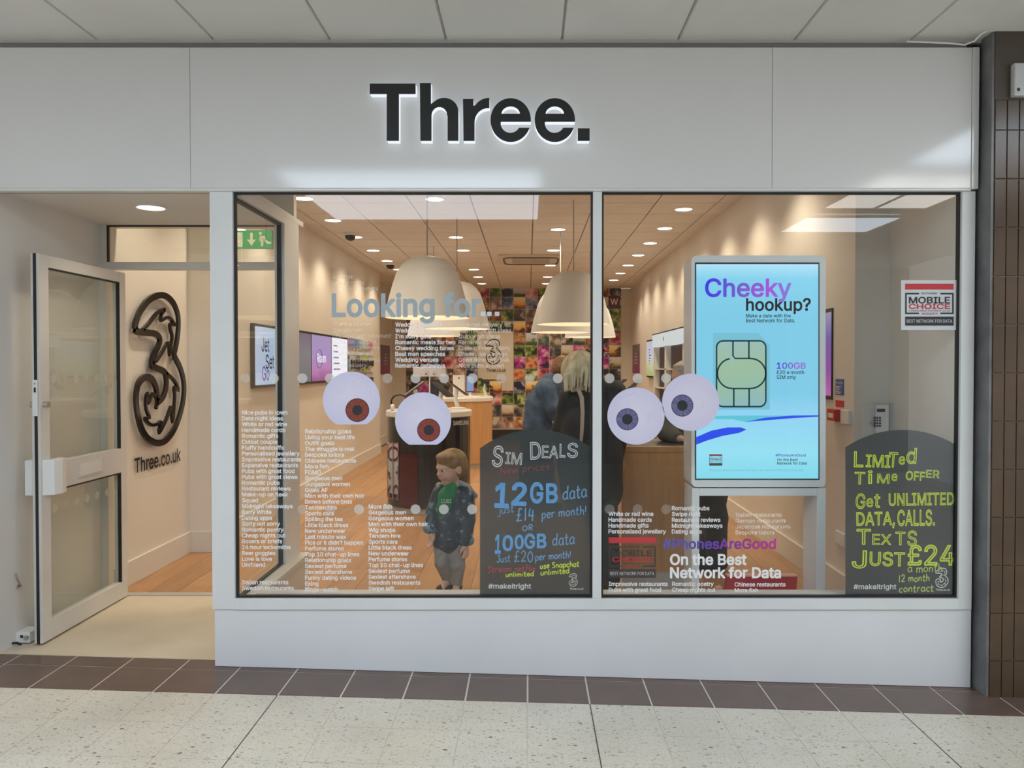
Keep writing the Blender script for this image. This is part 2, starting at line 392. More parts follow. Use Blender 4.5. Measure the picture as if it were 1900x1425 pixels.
def net_mesh(name, D, lo, h, m, parent):
    ins = D < 0; c = ins[:-1, :-1, :-1].astype(np.int8)
    tot = np.zeros_like(c)
    for dx in (0, 1):
        for dy in (0, 1):
            for dz in (0, 1):
                tot += ins[dx:dx + c.shape[0], dy:dy + c.shape[1], dz:dz + c.shape[2]]
    act = (tot > 0) & (tot < 8); idx = -np.ones(c.shape, dtype=np.int64); cells = np.argwhere(act); idx[act] = np.arange(len(cells))
    acc = np.zeros((len(cells), 3)); cnt = np.zeros(len(cells)); ofs = [(0, 0, 0), (1, 0, 0), (0, 1, 0), (1, 1, 0), (0, 0, 1), (1, 0, 1), (0, 1, 1), (1, 1, 1)]
    for i in range(8):
        for j in range(i + 1, 8):
            if sum(abs(np.array(ofs[i]) - ofs[j])) != 1: continue
            a = D[tuple((cells + ofs[i]).T)]; b = D[tuple((cells + ofs[j]).T)]; x = (a < 0) != (b < 0)
            t = np.where(x, a / np.where(x, a - b, 1), 0)
            pt = np.array(ofs[i]) + t[:, None] * (np.array(ofs[j]) - np.array(ofs[i])); acc[x] += pt[x]; cnt[x] += 1
    V = lo + h * (cells + acc / cnt[:, None]); faces = []
    for ax in range(3):
        u, w = (ax + 1) % 3, (ax + 2) % 3; e = [0, 0, 0]; e[ax] = 1
        A = ins[tuple(slice(0, D.shape[j] - e[j]) for j in range(3))]; B = ins[tuple(slice(e[j], D.shape[j]) for j in range(3))]
        for flip, mask in ((False, A & ~B), (True, ~A & B)):
            q = np.argwhere(mask); ok = (q[:, u] > 0) & (q[:, w] > 0); q = q[ok]
            du = np.zeros(3, int); du[u] = 1; dw = np.zeros(3, int); dw[w] = 1
            ids = [idx[tuple((q - a).T)] for a in (du * 0, du, du + dw, dw)]
            f = np.stack(ids if flip else ids[::-1], 1); faces.append(f[(f >= 0).all(1)])
    Fc = np.concatenate(faces); off = np.array(wloc(parent)) if parent else np.zeros(3)
    me = bpy.data.meshes.new(name); me.from_pydata((V - off).tolist(), [], Fc.tolist()); me.update(); me.shade_smooth(); me.materials.append(m)
    return obj(name, me, parent)
# ================================================================== THE MALL SIDE
XL, XR, ZC = -2.5, 1.98, EYE + 1.56          # shop side walls and ceiling
XB, ZM, ZR = 16.0, EYE + 1.614, EYE + 0.895   # back wall depth, mall ceiling, recess ceiling
YG = 4.0                                      # plane of the window glass
YD = 5.08                                     # plane of the door frame
# --- mall ceiling: backing slab with square tiles under it
CJX = [-2.13 + 0.5745 * k for k in range(-7, 15)]
ceil_m = struct('ceiling_mall', 'off-white suspended ceiling of the shopping mall with wide grooves between its tiles')
box('ceiling_slab', mat('ceiling void grey', (0.56, 0.545, 0.52), 0.8), -6, 6.2, -7, 4.12, ZM + 0.018, ZM + 0.10, ceil_m)
tile_m = mottled('mall ceiling tile', (0.60, 0.585, 0.555), (0.64, 0.625, 0.595), 2.5, 0.75)
tme = MB().hexa([(-.279, -.279, 0), (.279, -.279, 0), (.279, .279, 0), (-.279, .279, 0)],
                [(-.2865, -.2865, .018), (.2865, -.2865, .018), (.2865, .2865, .018), (-.2865, .2865, .018)]).build('ceiling_tile', tile_m, ceil_m, local=True)
first = True
for r in range(5):
    for x in CJX:
        yc = 4.035 - 0.515 - 0.2872 - 0.5745 * (r - 1)
        o = tme if first else tme.copy()
        if not first: link(o, ceil_m)
        first = False
        o.location = (x + 0.2872, yc, ZM); o.parent = ceil_m
box('ceiling_edge_trim', mat('ceiling trim', (0.45, 0.43, 0.40), 0.6), -6, 2.3, 3.97, 4.0, ZM - 0.014, ZM + 0.03, ceil_m)
# --- light openings in the mall ceiling, above and behind the viewer
sky_m = emis('roof light daylight', (0.74, 0.87, 1.0), 9.5)
lamp_m = emis('ceiling lamp diffuser', (1.0, 0.98, 0.93), 9.0)
def ceiling_panel(name, x0, x1, d0, d1, m, label, cat, group=None, n=1):
    y1, y0 = YG - d0, YG - d1
    e = empty(name, ((x0 + x1) / 2, (y0 + y1) / 2, ZM), label, cat, group)
    w = (x1 - x0) / n
    for i in range(n):
        box('diffuser_offscreen', m, x0 + i * w + .02, x0 + (i + 1) * w - .02, y0 + .02, y1 - .02, ZM - .018, ZM - .008, e)
    fr = MB()
    for (a, b, c, d) in ((x0 - .03, x1 + .03, y0 - .03, y0 + .02), (x0 - .03, x1 + .03, y1 - .02, y1 + .03), (x0 - .03, x0 + .02, y0 + .02, y1 - .02), (x1 - .02, x1 + .03, y0 + .02, y1 - .02)):
        fr.box(a, b, c, d, ZM - .024, ZM)
    for i in range(1, n): fr.box(x0 + i * w - .02, x0 + i * w + .02, y0 + .02, y1 - .02, ZM - .024, ZM)
    fr.build('frame', white_frame, e)
ceiling_panel('roof_light_offscreen', -2.1, .12, 2.6, 4.7, sky_m, 'large daylight roof light above the walkway facing the shop sign', 'roof light')
ceiling_panel('roof_light_offscreen', 2.96, 4.02, 1.35, 2.4, sky_m, 'square daylight roof light close to the tiled pillar', 'roof light')
ceiling_panel('ceiling_lamp_offscreen', 2.96, 4.02, 2.78, 4.08, lamp_m, 'twin-panel ceiling lamp between the roof lights near the pillar', 'ceiling light', n=2)
ceiling_panel('roof_light_offscreen', 2.96, 4.02, 4.55, 5.5, sky_m, 'daylight roof light furthest from the shop window', 'roof light')
# --- unseen far side of the walkway, added dark to dim the glass reflections
wo = struct('wall_opposite_offscreen', 'dim shopfronts added unseen behind the viewer to darken the window reflections')
box('shopfront', mottled('dim shopfront', (.10, .09, .08), (.20, .18, .16), .8, .5), -6, 6.2, -5.1, -5.0, -.4, ZM, wo)
for x in (-4.5, -1.6, 1.5, 4.4): box('pilaster', mat('pilaster stone', (.30, .28, .25), .6), x - .2, x + .2, -5.0, -4.92, -.4, ZM, wo)
# --- mall floor
floor_m = struct('floor_mall', 'pale speckled terrazzo mall floor with a border of brown tiles')
def terrazzo(name, rand):
    m = mat(name, (0.6, 0.56, 0.48), 0.28); nt, b = nodes(m); v = coords(nt, 'Position', (1, 1, 1))
    n0 = noise(nt, v, 2.2, 4); base = ramp(nt, n0, [(.3, (.60, .555, .46)), (.7, (.69, .65, .565))])
    v0 = coords(nt, 'Position', (1, 1.7, 1)); nz = nt.nodes.new('ShaderNodeTexNoise'); nz.inputs['Scale'].default_value = 70; nz.inputs['Detail'].default_value = 2; nt.links.new(v0, nz.inputs['Vector'])
    dv = nt.nodes.new('ShaderNodeVectorMath'); dv.operation = 'MULTIPLY_ADD'; dv.inputs[1].default_value = (.016, .016, .016); nt.links.new(nz.outputs['Color'], dv.inputs[0]); nt.links.new(v0, dv.inputs[2]); vv = dv.outputs[0]
    def chips(scale, cols, lo, hi, prev):
        vo = nt.nodes.new('ShaderNodeTexVoronoi'); vo.inputs['Scale'].default_value = scale; vo.inputs['Randomness'].default_value = 1.0
        nt.links.new(vv, vo.inputs['Vector'])
        sep = nt.nodes.new('ShaderNodeSeparateColor'); nt.links.new(vo.outputs['Color'], sep.inputs[0])
        size = nt.nodes.new('ShaderNodeMath'); size.operation = 'MULTIPLY_ADD'; size.inputs[1].default_value = hi - lo; size.inputs[2].default_value = lo
        nt.links.new(sep.outputs[0], size.inputs[0])
        lt = nt.nodes.new('ShaderNodeMath'); lt.operation = 'LESS_THAN'; nt.links.new(vo.outputs['Distance'], lt.inputs[0]); nt.links.new(size.outputs[0], lt.inputs[1])
        c = ramp(nt, sep.outputs[1], cols, True)
        mx = nt.nodes.new('ShaderNodeMix'); mx.data_type = 'RGBA'; nt.links.new(lt.outputs[0], mx.inputs['Factor']); nt.links.new(prev, mx.inputs['A']); nt.links.new(c, mx.inputs['B'])
        return mx.outputs['Result']
    c0 = chips(120, [(0, (.52, .47, .38)), (.35, (.70, .67, .60)), (.6, (.46, .42, .35)), (.8, (.58, .50, .36))], .0, .5, base)
    c1 = chips(62, [(0, (.50, .45, .36)), (.3, (.44, .37, .26)), (.5, (.56, .52, .45)), (.72, (.34, .31, .27)), (.9, (.66, .63, .56))], -.08, .44, c0)
    c2 = chips(34, [(0, (.40, .32, .20)), (.35, (.30, .28, .25)), (.6, (.52, .43, .29)), (.85, (.10, .105, .11))], -.5, .36, c1)
    nt.links.new(c2, b.inputs['Base Color']); return m
terr = terrazzo('terrazzo', 0)
A = math.atan(0.0286)
box_under = MB().hexa([(-6, -7, zf(-6) - .1), (6.2, -7, zf(6.2) - .1), (6.2, 4.3, zf(6.2) - .1), (-6, 4.3, zf(-6) - .1)],
                      [(-6, -7, zf(-6) - .0025), (6.2, -7, zf(6.2) - .0025), (6.2, 4.3, zf(6.2) - .0025), (-6, 4.3, zf(-6) - .0025)])
box_under.build('floor_bed', mottled('pale grout', (.68, .63, .55), (.78, .72, .64), 20, .8), floor_m)
YT = 3.655; JX0 = -2.310; JP = 0.2884
MB().hexa([(-6, -7, zf(-6) - .012), (6.2, -7, zf(6.2) - .012), (6.2, YT - 4 * .302, zf(6.2) - .012), (-6, YT - 4 * .302, zf(-6) - .012)],
          [(-6, -7, zf(-6)), (6.2, -7, zf(6.2)), (6.2, YT - 4 * .302, zf(6.2)), (-6, YT - 4 * .302, zf(-6))]).build('terrazzo_floor', terr, floor_m)
def flat_tile(name, w, d, t, m):
    b = .0012
    return MB().hexa([(-w / 2, -d / 2, -t), (w / 2, -d / 2, -t), (w / 2, d / 2, -t), (-w / 2, d / 2, -t)],
                     [(-w / 2 + b, -d / 2 + b, 0), (w / 2 - b, -d / 2 + b, 0), (w / 2 - b, d / 2 - b, 0), (-w / 2 + b, d / 2 - b, 0)]).build(name, m, floor_m, local=True)
brown = mottled('brown quarry tile', (.115, .076, .062), (.14, .092, .075), 9, .32, bmp=.02)
slab = flat_tile('terrazzo_slab', JP - .0012, .302 - .001, .012, terr)
bt = flat_tile('brown_tile', JP - .006, .28 - .006, .012, brown)
used = set()
def place(o, x, y):
    if o.name in used: c = o.copy(); link(c, floor_m)
    else: used.add(o.name); c = o
    c.location = (x, y, zf(x)); c.rotation_euler = (0, A, 0)
for i in range(-6, 24):
    x = JX0 + JP * (i + .5)
    for r in range(4): place(slab, x, YT - .302 * (r + .5))
    for r in range(2): place(bt, x, YT + .28 * (r + .5))
for x in (-1.157, .285, 1.727):
    MB().hexa([(x - .0025, YT - 1.2, zf(x) - .01), (x + .0025, YT - 1.2, zf(x) - .01), (x + .0025, YT, zf(x) - .01), (x - .0025, YT, zf(x) - .01)],
              [(x - .0025, YT - 1.2, zf(x) + .0006), (x + .0025, YT - 1.2, zf(x) + .0006), (x + .0025, YT, zf(x) + .0006), (x - .0025, YT, zf(x) + .0006)]).build('expansion_joint', grey_dark, floor_m)
# --- fascia
FY = 3.955
fas = struct('wall_fascia', 'glossy white fascia above the shop window carrying the shop sign')
zt, zb = P(900, 88, FY).z, P(900, 349, FY).z
xs = [-4.2, P(352.5, 200, FY).x, P(1433, 200, FY).x, P(1803, 200, FY).x]
for a, b in zip(xs[:-1], xs[1:]): box('fascia_panel', white_panel, a + .001, b - .001, FY, FY + .03, zb, zt, fas, bevel=.001)
box('fascia_core', mat('fascia core', (.3, .3, .3), .8), -4.2, xs[-1] - .01, FY + .03, YG + .10, zb + .004, ZM + .02, fas)
box('corner_trim', white_panel, xs[-1] + .001, P(1816, 200, FY).x, FY - .004, FY + .05, zb - .004, zt, fas, bevel=.002)
box('lower_lip', white_frame, -4.2, xs[-1], FY, FY + .05, zb - .012, zb - .001, fas)
# --- shop sign: black faces on lit white bodies
sg = empty('shop_sign', P(890, 265, FY), 'black shop name in bold letters with glowing white edges on the fascia', 'sign')
sign_black = mat('sign face black', (.012, .012, .012), .55); sign_edge = emis('lit acrylic edge', (.86, .93, 1.0), .95)
def arc(cx, cy, rx, ry, a0, a1, n=20):
    return [(cx + rx * math.cos(math.radians(a0 + (a1 - a0) * i / n)), cy - ry * math.sin(math.radians(a0 + (a1 - a0) * i / n))) for i in range(n + 1)]
def letter_e(x):          # outline and counter of a grotesque bold e, in photo pixels
    cx, cy = x + 37.5, 222.5
    out = arc(cx, cy, 37.5, 40.5, -21, -360, 40)
    out += [(x + 75, 225.5), (x + 20, 225.5)] + arc(cx - .5, cy + 6, 18, 18, 175, 332, 16)
    return out, arc(cx, 211, 17, 14, 0, 180, 16)
GL = [([(686, 155), (771, 155), (771, 174), (740, 174), (740, 261), (717.5, 261), (717.5, 174), (686, 174)], None),
      ([(779, 154), (799.5, 154), (799.5, 193)] + arc(824, 207, 26.5, 25.5, 145, 0, 18)[2:] + [(850.5, 261), (830.5, 261), (830.5, 215)] + arc(815, 214, 14.5, 16, 0, 180, 16) + [(800.5, 261), (780, 261)], None),
      ([(859, 183.5), (878.5, 183.5), (878.5, 196)] + arc(908, 209, 30, 27.5, 150, 90, 8) + [(908, 200)] + arc(906, 226, 25.5, 26, 90, 180, 12) + [(880.5, 261), (860, 261)], None),
      letter_e(910), letter_e(992), ([(1072, 238), (1094, 238), (1094, 261), (1072, 261)], None)]
def cut_outline(o, hole):
    if not hole: return o
    ar = lambda q: sum(q[i][0] * q[(i + 1) % len(q)][1] - q[(i + 1) % len(q)][0] * q[i][1] for i in range(len(q)))
    if ar(o) * ar(hole) < 0: hole = hole[::-1]
    j = min(range(len(o)), key=lambda i: (o[i][0] - hole[-1][0]) ** 2 + (o[i][1] - hole[-1][1]) ** 2)
    return o[:j + 1] + hole[::-1] + [hole[-1]] + o[j:]
for out, hole in GL:
    pts = cut_outline(out, hole)
    le = MB().prism([P(x, y, FY - .055) for x, y in pts], (0, .006, 0)).build('letter', sign_black, sg)
    cxm = sum(p[0] for p in pts) / len(pts); cym = sum(p[1] for p in pts) / len(pts)
    MB().prism([Vector((q.x, FY - .049, q.z)) for q in (P(x, y, FY - .055) for x, y in pts)], (0, .045, 0)).build('illuminated_edge', sign_edge, le)
# --- window frames
xl0, xl1 = P(391, 700, YG - .03).x, P(433, 700, YG - .03).x
zs, zh = P(900, 1111, YG - .03).z, P(900, 355, YG - .03).z
zp = P(900, 1131, YG - .03).z
xm0, xm1 = P(1100, 700, YG - .03).x, P(1116.5, 700, YG - .03).x
xr0, xr1 = P(1782.5, 700, YG - .03).x, P(1807, 700, YG - .03).x
y0, y1 = YG - .03, YG + .03
w1 = struct('window_1', 'large shop window pane between the doorway post and the white mullion')
box('post', white_frame, xl0, xl1, y0, y1, zp, zb - .012, w1, bevel=.002)
box('sill', white_frame, xl1 - .0, xm1, y0 - .004, y1, zp, zs, w1, bevel=.002)
box('head_rail', white_frame, xl1, xm0, y0, y1, zh, zb - .012, w1)
box('mullion', white_frame, xm0, xm1, y0, y1, zs, zb - .012, w1, bevel=.002)
def gasket_ring(x0_, x1_, z0_, z1_, par, g=.010):
    mb = MB()
    for (a, b, c, d) in ((x0_, x1_, z0_, z0_ + g), (x0_, x1_, z1_ - g, z1_), (x0_, x0_ + g, z0_ + g, z1_ - g), (x1_ - g, x1_, z0_ + g, z1_ - g)): mb.box(a, b, YG - .012, YG + .010, c, d)
    mb.build('gasket', gasket, par)
gasket_ring(xl1, xm0, zs, zh, w1)
sheet('pane', win_glass, (xl1 + .008, YG, zs + .008), (xm0 - .008, YG, zh - .008), w1)
w2 = struct('window_2', 'large shop window pane between the white mullion and the tiled pillar')
box('post', white_frame, xr0, xr1, y0, y1, zp, zb - .012, w2, bevel=.002)
box('sill', white_frame, xm1, xr0, y0 - .004, y1, zp, zs, w2, bevel=.002)
box('head_rail', white_frame, xm1, xr0, y0, y1, zh, zb - .012, w2)
gasket_ring(xm1, xr0, zs, zh, w2)
sheet('pane', win_glass, (xm1 + .008, YG, zs + .008), (xr0 - .008, YG, zh - .008), w2)
# return window beside the doorway
XW = -1.475
w3 = struct('window_3', 'side window pane running back from the shop window to the door frame')
zw = zs - .02
sheet('pane', win_glass, (XW, YG + .03, zw), (XW, 4.735, zh - .02), w3)
gk = MB(); gk.box(XW - .01, XW + .012, 4.725, 4.745, zw, zh - .03).box(XW - .01, XW + .012, YG + .03, 4.745, zh - .035, zh - .02).box(XW - .01, XW + .012, YG + .03, 4.745, zw, zw + .012)
gk.build('gasket', gasket, w3)
box('post', white_frame, XW - .03, XW + .03, 4.745, 5.04, zw, ZR, w3, bevel=.003)
box('head_rail', white_frame, XW - .03, XW + .03, YG + .03, 4.745, zh - .02, ZR, w3)
box('ledge', mat('cream ledge', (.66, .62, .56), .45), XW - .03, -1.39, YG + .03, 5.06, zw - .03, zw, w3, bevel=.003)
# plinths
pl = struct('wall_plinth', 'low white panel under the shop window resting on the brown tiles')
px0, px1 = P(399, 1180, YG - .02).x, P(1801, 1180, YG - .02).x
MB().hexa([(px0, YG - .022, zf(px0) + .002), (px1, YG - .022, zf(px1) + .002), (px1, YG + .05, zf(px1) + .002), (px0, YG + .05, zf(px0) + .002)],
          [(px0, YG - .022, zp), (px1, YG - .022, zp), (px1, YG + .05, zp), (px0, YG + .05, zp)]).build('plinth_board', white_plinth, pl)
box('inner_ledge', mat('cream ledge', (.66, .62, .56), .45), -1.39, 2.15, YG + .05, YG + .12, zs - .03, zs + .004, pl)
MB().hexa([(XW - .03, YG + .05, -.05), (-1.40, YG + .05, -.05), (-1.40, 5.04, 0), (XW - .03, 5.04, 0)],
          [(XW - .03, YG + .05, zw - .03), (-1.40, YG + .05, zw - .03), (-1.40, 5.04, zw - .03), (XW - .03, 5.04, zw - .03)]).build('return_board', shop_paint, pl)
box('inner_board', shop_paint, -1.39, 2.15, YG + .055, YG + .11, -.10, zs - .03, pl)
# --- tiled pillar
PY = 3.87; PXL = P(1836, 700, PY).x
pil = struct('wall_pillar', 'dark brown pillar clad in narrow upright glazed tiles')
box('pillar_core', mottled('dark mortar', (.16, .13, .10), (.26, .21, .165), 14, .6), PXL + .012, 3.6, PY + .008, 4.6, zf(2.7) - .03, ZM + .03, pil)
box('side_cladding', mottled('grey metal cladding', (.10, .10, .105), (.19, .19, .19), 6, .35), PXL, PXL + .012, PY + .004, 4.5, zf(2.3) - .02, ZM + .03, pil)
box('plain_top', mottled('dark brown paint', (.055, .043, .031), (.075, .058, .044), 5, .5), PXL + .012, 3.6, PY, PY + .008, P(1860, 185, PY).z, ZM, pil)
ptm = mottled('glazed brown tile', (.060, .036, .019), (.105, .063, .035), 3, .22, spec=.35)
TW, TH = .0592, .2345; z_top = P(1860, 241, PY).z
pt = MB().box(-TW / 2 + .0022, TW / 2 - .0022, 0, .008, -TH / 2 + .0022, TH / 2 - .0022).build('pillar_tile', ptm, pil, bevel=.0012, local=True)
first = True
for c in range(14):
    for r in range(-1, 13):
        hz = TH if r >= 0 else P(1860, 185, PY).z - z_top
        zc = z_top - TH * (r + .5) if r >= 0 else z_top + hz / 2
        if zc + hz / 2 < zf(PXL + .6): continue
        o = pt if first else pt.copy()
        if not first: link(o, pil)
        first = False
        o.location = (PXL + .014 + TW * (c + .5), PY, zc); o.scale = (1, 1, hz / TH)
ab = empty('alarm_box', P(1900, 178, PY), 'pale grey alarm box fixed high on the brown pillar', 'alarm box')
a, b = P(1881, 178, PY - .03), P(1940, 117, PY - .03)
box('casing', mat('pale grey plastic', (.52, .53, .52), .4), a.x, b.x, PY - .035, PY, a.z, b.z, ab, bevel=.006)
for q in ((1884, 127), (1884, 140), (1895, 144), (1894, 152), (1885, 172)): MB().disc(P(q[0], q[1], PY - .0355), .0016, 10, d=.001).build('screw', black, ab)
MB().disc(P(1890, 166, PY - .0355), .0085, 16, d=.001).build('sounder_hole', black, ab)
tag(MB().tube([P(1683, 77, 3.93), P(1760, 80, 3.93), P(1790, 83, 3.92), P(1808, 76, 3.9), P(1822, 62, 3.86), P(1830, 58, 3.86)], .004, 6).build('cable', white_plastic), 'thin white cable drooping at the ceiling corner above the pillar', 'cable')
# --- entrance recess
rec = struct('wall_left', 'off-white side wall of the entrance recess behind the open door')
XS = -2.71
box('side_wall', recess_paint, XS - .1, XS, 3.9, YD - .03, -.05, ZR, rec)
box('corner_strip', mat('steel corner strip', (.45, .46, .47), .35, .6), XS - .1, XS + .003, 3.88, 3.9, -.05, ZR, rec)
cr = struct('ceiling_entrance', 'plain cream ceiling of the entrance recess')
box('ceiling_board', recess_paint, XS - .1, XW + .03, YG + .1, YD + .06, ZR, ZR + .03, cr)
fe = struct('floor_entrance', 'worn beige vinyl floor of the doorway')
MB().hexa([(XS, YG + .06, zf(XS) - .05), (px0, YG + .06, zf(px0) - .05), (XW - .03, YD, -.05), (XS, YD, -.05)],
          [(XS, YG + .06, zf(XS) + .003), (px0, YG + .06, zf(px0) + .003), (XW - .03, YD, 0), (XS, YD, 0)]).build('vinyl_floor', mottled('beige vinyl', (.60, .51, .37), (.68, .59, .44), 3, .42), fe)
box('threshold_strip', mat('threshold metal', (.50, .50, .48), .4, .4), XS, XW + .03, YD - .01, YD + .05, -.01, .006, fe)
# door frame with fanlight
df = struct('trim_1', 'white door frame with a glazed fanlight over the doorway')
zt0, zt1 = P(300, 501, YD).z, P(300, 487, YD).z
ztop = P(300, 419, YD).z
box('jamb', door_white, XS, XS + .045, YD - .03, YD + .03, 0, ZR, df)
box('transom', door_white, XS + .045, XW - .03, YD - .03, YD + .03, zt0, zt1, df, bevel=.002)
box('fanlight_head', door_white, XS + .045, XW - .03, YD - .03, YD + .03, ztop, ZR, df)
fg = MB(); fg.box(XS + .045, XW - .03, YD - .02, YD, ztop - .008, ztop).box(XS + .045, XS + .053, YD - .02, YD, zt1, ztop - .008); fg.build('gasket', gasket, df)
sheet('pane', win_glass, (XS + .05, YD + .002, zt1), (XW - .03, YD + .002, ztop), df)
# the open door leaf, folded back along the side wall
XDo = -2.572; yd0, yd1 = 4.165, 5.06
dr = struct('door_1', 'white aluminium glazed shop door standing wide open against the recess wall', (XDo, yd1, 0))
zd0, zd1 = .008, PX(66, 470, XDo).z
def zdoor(py, px=66): return PX(px, py, XDo).z
for nm, ya, yb, za, zb_ in (('stile', yd0, yd0 + .085, zd0, zd1), ('stile', yd1 - .075, yd1, zd0, zd1)): box(nm, door_white, XDo - .022, XDo + .022, ya, yb, za, zb_, dr, bevel=.003)
zm0, zm1 = PX(232, 873, XDo).z, PX(232, 829, XDo).z
for nm, za, zb_ in (('top_rail', PX(226, 526, XDo).z, zd1), ('middle_rail', zm0, zm1), ('bottom_rail', zd0, PX(232, 1073, XDo).z)):
    box(nm, door_white, XDo - .022, XDo + .022, yd0 + .085, yd1 - .075, za, zb_, dr, bevel=.003)
dg = glass('door glass', (.90, .92, .86), 1.6)
for za, zb_ in ((zm1, PX(226, 526, XDo).z), (PX(232, 1073, XDo).z, zm0)):
    g = sheet('door_pane', dg, (XDo, yd0 + .08, za), (XDo, yd1 - .07, zb_), dr)
    gm = MB().box(XDo + .004, XDo + .023, yd1 - .083, yd1 - .075, za, zb_).box(XDo + .004, XDo + .023, yd0 + .085, yd1 - .083, zb_ - .008, zb_); gm.build('gasket', gasket, g)
box('edge_brush', gasket, XDo - .006, XDo + .008, yd0 - .004, yd0, zd0, zd1, dr)
lk = box('lock_case', white_plastic, XDo - .012, XDo + .013, yd0 - .010, yd0 - .004, zdoor(772), zdoor(705), dr)
MB().disc((XDo + .0, yd0 - .011, zdoor(712)), .003, 10, d=.002).build('screw', black, lk)
box('keyhole', black, XDo - .004, XDo + .006, yd0 - .0115, yd0 - .010, zdoor(728), zdoor(719), lk)
MB().tube([(XDo - .045, yd0 + .03, zdoor(751)), (XDo + .05, yd0 + .03, zdoor(751))], .016, 14).build('lock_cylinder', steel, dr, smooth=False)
hb = MB().prism([(XDo + .022, yd0 + .01, zdoor(921)), (XDo + .075, yd0 + .03, zdoor(921)), (XDo + .085, yd0 + .09, zdoor(921)), (XDo + .07, yd0 + .15, zdoor(921)), (XDo + .022, yd0 + .16, zdoor(921))], (0, 0, zdoor(855) - zdoor(921)))
hb.build('pull_handle', white_plastic, dr, bevel=.004)
box('outer_pull', white_plastic, XDo - .07, XDo - .022, yd0 + .01, yd0 + .10, zdoor(921), zdoor(855), dr, bevel=.004)
lb = box('letter_plate', door_white, XDo + .022, XDo + .027, yd0 + .34, yd0 + .60, (zm0 + zm1) / 2 - .045, (zm0 + zm1) / 2 + .045, dr, bevel=.002)
box('flap', mat('flap white', (.72, .70, .66), .3), XDo + .027, XDo + .030, yd0 + .355, yd0 + .585, (zm0 + zm1) / 2 - .033, (zm0 + zm1) / 2 + .033, lb, bevel=.001)
dotm = film('frosted dot', (.72, .69, .65), .62, .6)
ddm = film('door dot', (.62, .60, .52), .35, .6)
for i in range(7):
    for py in (702, 925):
        MB().disc((XDo + .0016, yd0 + .15 + i * .108, PX(160, py, XDo).z), .024, 20, axis='X').build('frosted_dot', ddm, dr)
hk = empty('door_hook', PX(33, 1080, XS), 'small steel cabin hook hanging on the recess wall', 'hook')
MB().tube([PX(29, 1064, XS + .008), PX(31, 1072, XS + .014), PX(36, 1082, XS + .016), PX(40, 1088, XS + .012), PX(32, 1091, XS + .012)], .004, 6).build('hook_arm', steel, hk)
MB().disc(PX(33, 1088, XS), .011, 12, axis='X', d=.006).build('hook_plate', steel, hk)
mg = empty('door_holder', PX(45, 1190, XS), 'white magnetic door holder low on the recess wall', 'door holder')
a, b = PX(29, 1193, XS), PX(58, 1158, XS)
box('holder_body', white_plastic, XS, XS + .075, a.y, a.y + .10, a.z, b.z, mg, bevel=.004)
box('sensor_window', black, XS + .025, XS + .04, a.y - .0015, a.y, b.z - .03, b.z - .015, mg)
MB().tube([(XS + .06, a.y - .001, a.z + .03), (XS + .06, a.y - .012, a.z + .03)], .012, 12).build('magnet', steel, mg)
MB().tube([(XS + .05, a.y + .03, a.z), (XS + .07, a.y, a.z - .04), (XS + .02, a.y - .02, .012), (XS + .0, a.y - .03, .012)], .006, 6).build('cable', black, mg)
# ================================================================== THE SHOP INTERIOR
YJL, XJL, YJR, XJR = 13.45, -2.73, 13.9, 2.05      # where the side walls step back
wl = struct('wall_shop_left', 'warm white shop wall carrying the row of lit screens')
box('entry_wall', shop_paint, -2.80, -2.675, YD + .03, 6.28, 0, ZC, wl)
box('main_wall', shop_paint, -2.80, XL, 6.28, YJL, 0, ZC, wl)
wal = struct('wall_alcove_left', 'warm white alcove wall beside the photo wall on the screen side')
box('alcove_panel', shop_paint, -2.9, XJL, YJL, XB, 0, ZC, wal)
wr = struct('wall_shop_right', 'warm white shop wall with the fire notices and a window-side return')
box('main_wall', shop_paint, XR, XR + .3, 4.84, YJR, 0, ZC, wr)
war = struct('wall_alcove_right', 'warm white alcove wall beside the photo wall on the notice side')
box('alcove_panel', shop_paint, XJR, XJR + .3, YJR, XB, 0, ZC, war)
box('window_return', shop_paint, 2.19, 2.3, YG + .05, 4.84, -.1, ZC, wr)
wb = struct('wall_back', 'far wall of the shop covered in small square photo tiles')
box('wall_board', mat('photo wall board', (.66, .62, .54), .6), -2.95, 2.4, XB, XB + .1, 0, ZC, wb)
box('kick_board', mat('black kick board', (.02, .018, .017), .5), XJL, XJR, XB - .02, XB, 0, .20, wb)
wfi = struct('wall_front_inner', 'bulkhead over the shop window seen from inside')
box('bulkhead', shop_paint, XW - .03, 2.3, YG + .10, YG + .16, ZR, ZC, wfi)
box('door_bulkhead', shop_paint, -2.80, XW - .03, YD + .06, YD + .12, ZR, ZC, wfi)
bs = struct('baseboard_shop', 'white skirting board around the shop floor')
sk = mat('skirting white', (.70, .67, .62), .4)
for x0_, x1_, y0_, y1_ in ((-2.675, -2.657, YD + .03, 6.262), (-2.675, XL, 6.262, 6.28), (XL, XL + .018, 6.262, YJL), (XR - .018, XR, 4.84, YJR), (XR, 2.19, 4.822, 4.84), (XJL, XJL + .018, YJL, XB - .02)):
    box('skirting', sk, x0_, x1_, y0_, y1_, 0, .165, bs, bevel=.003)
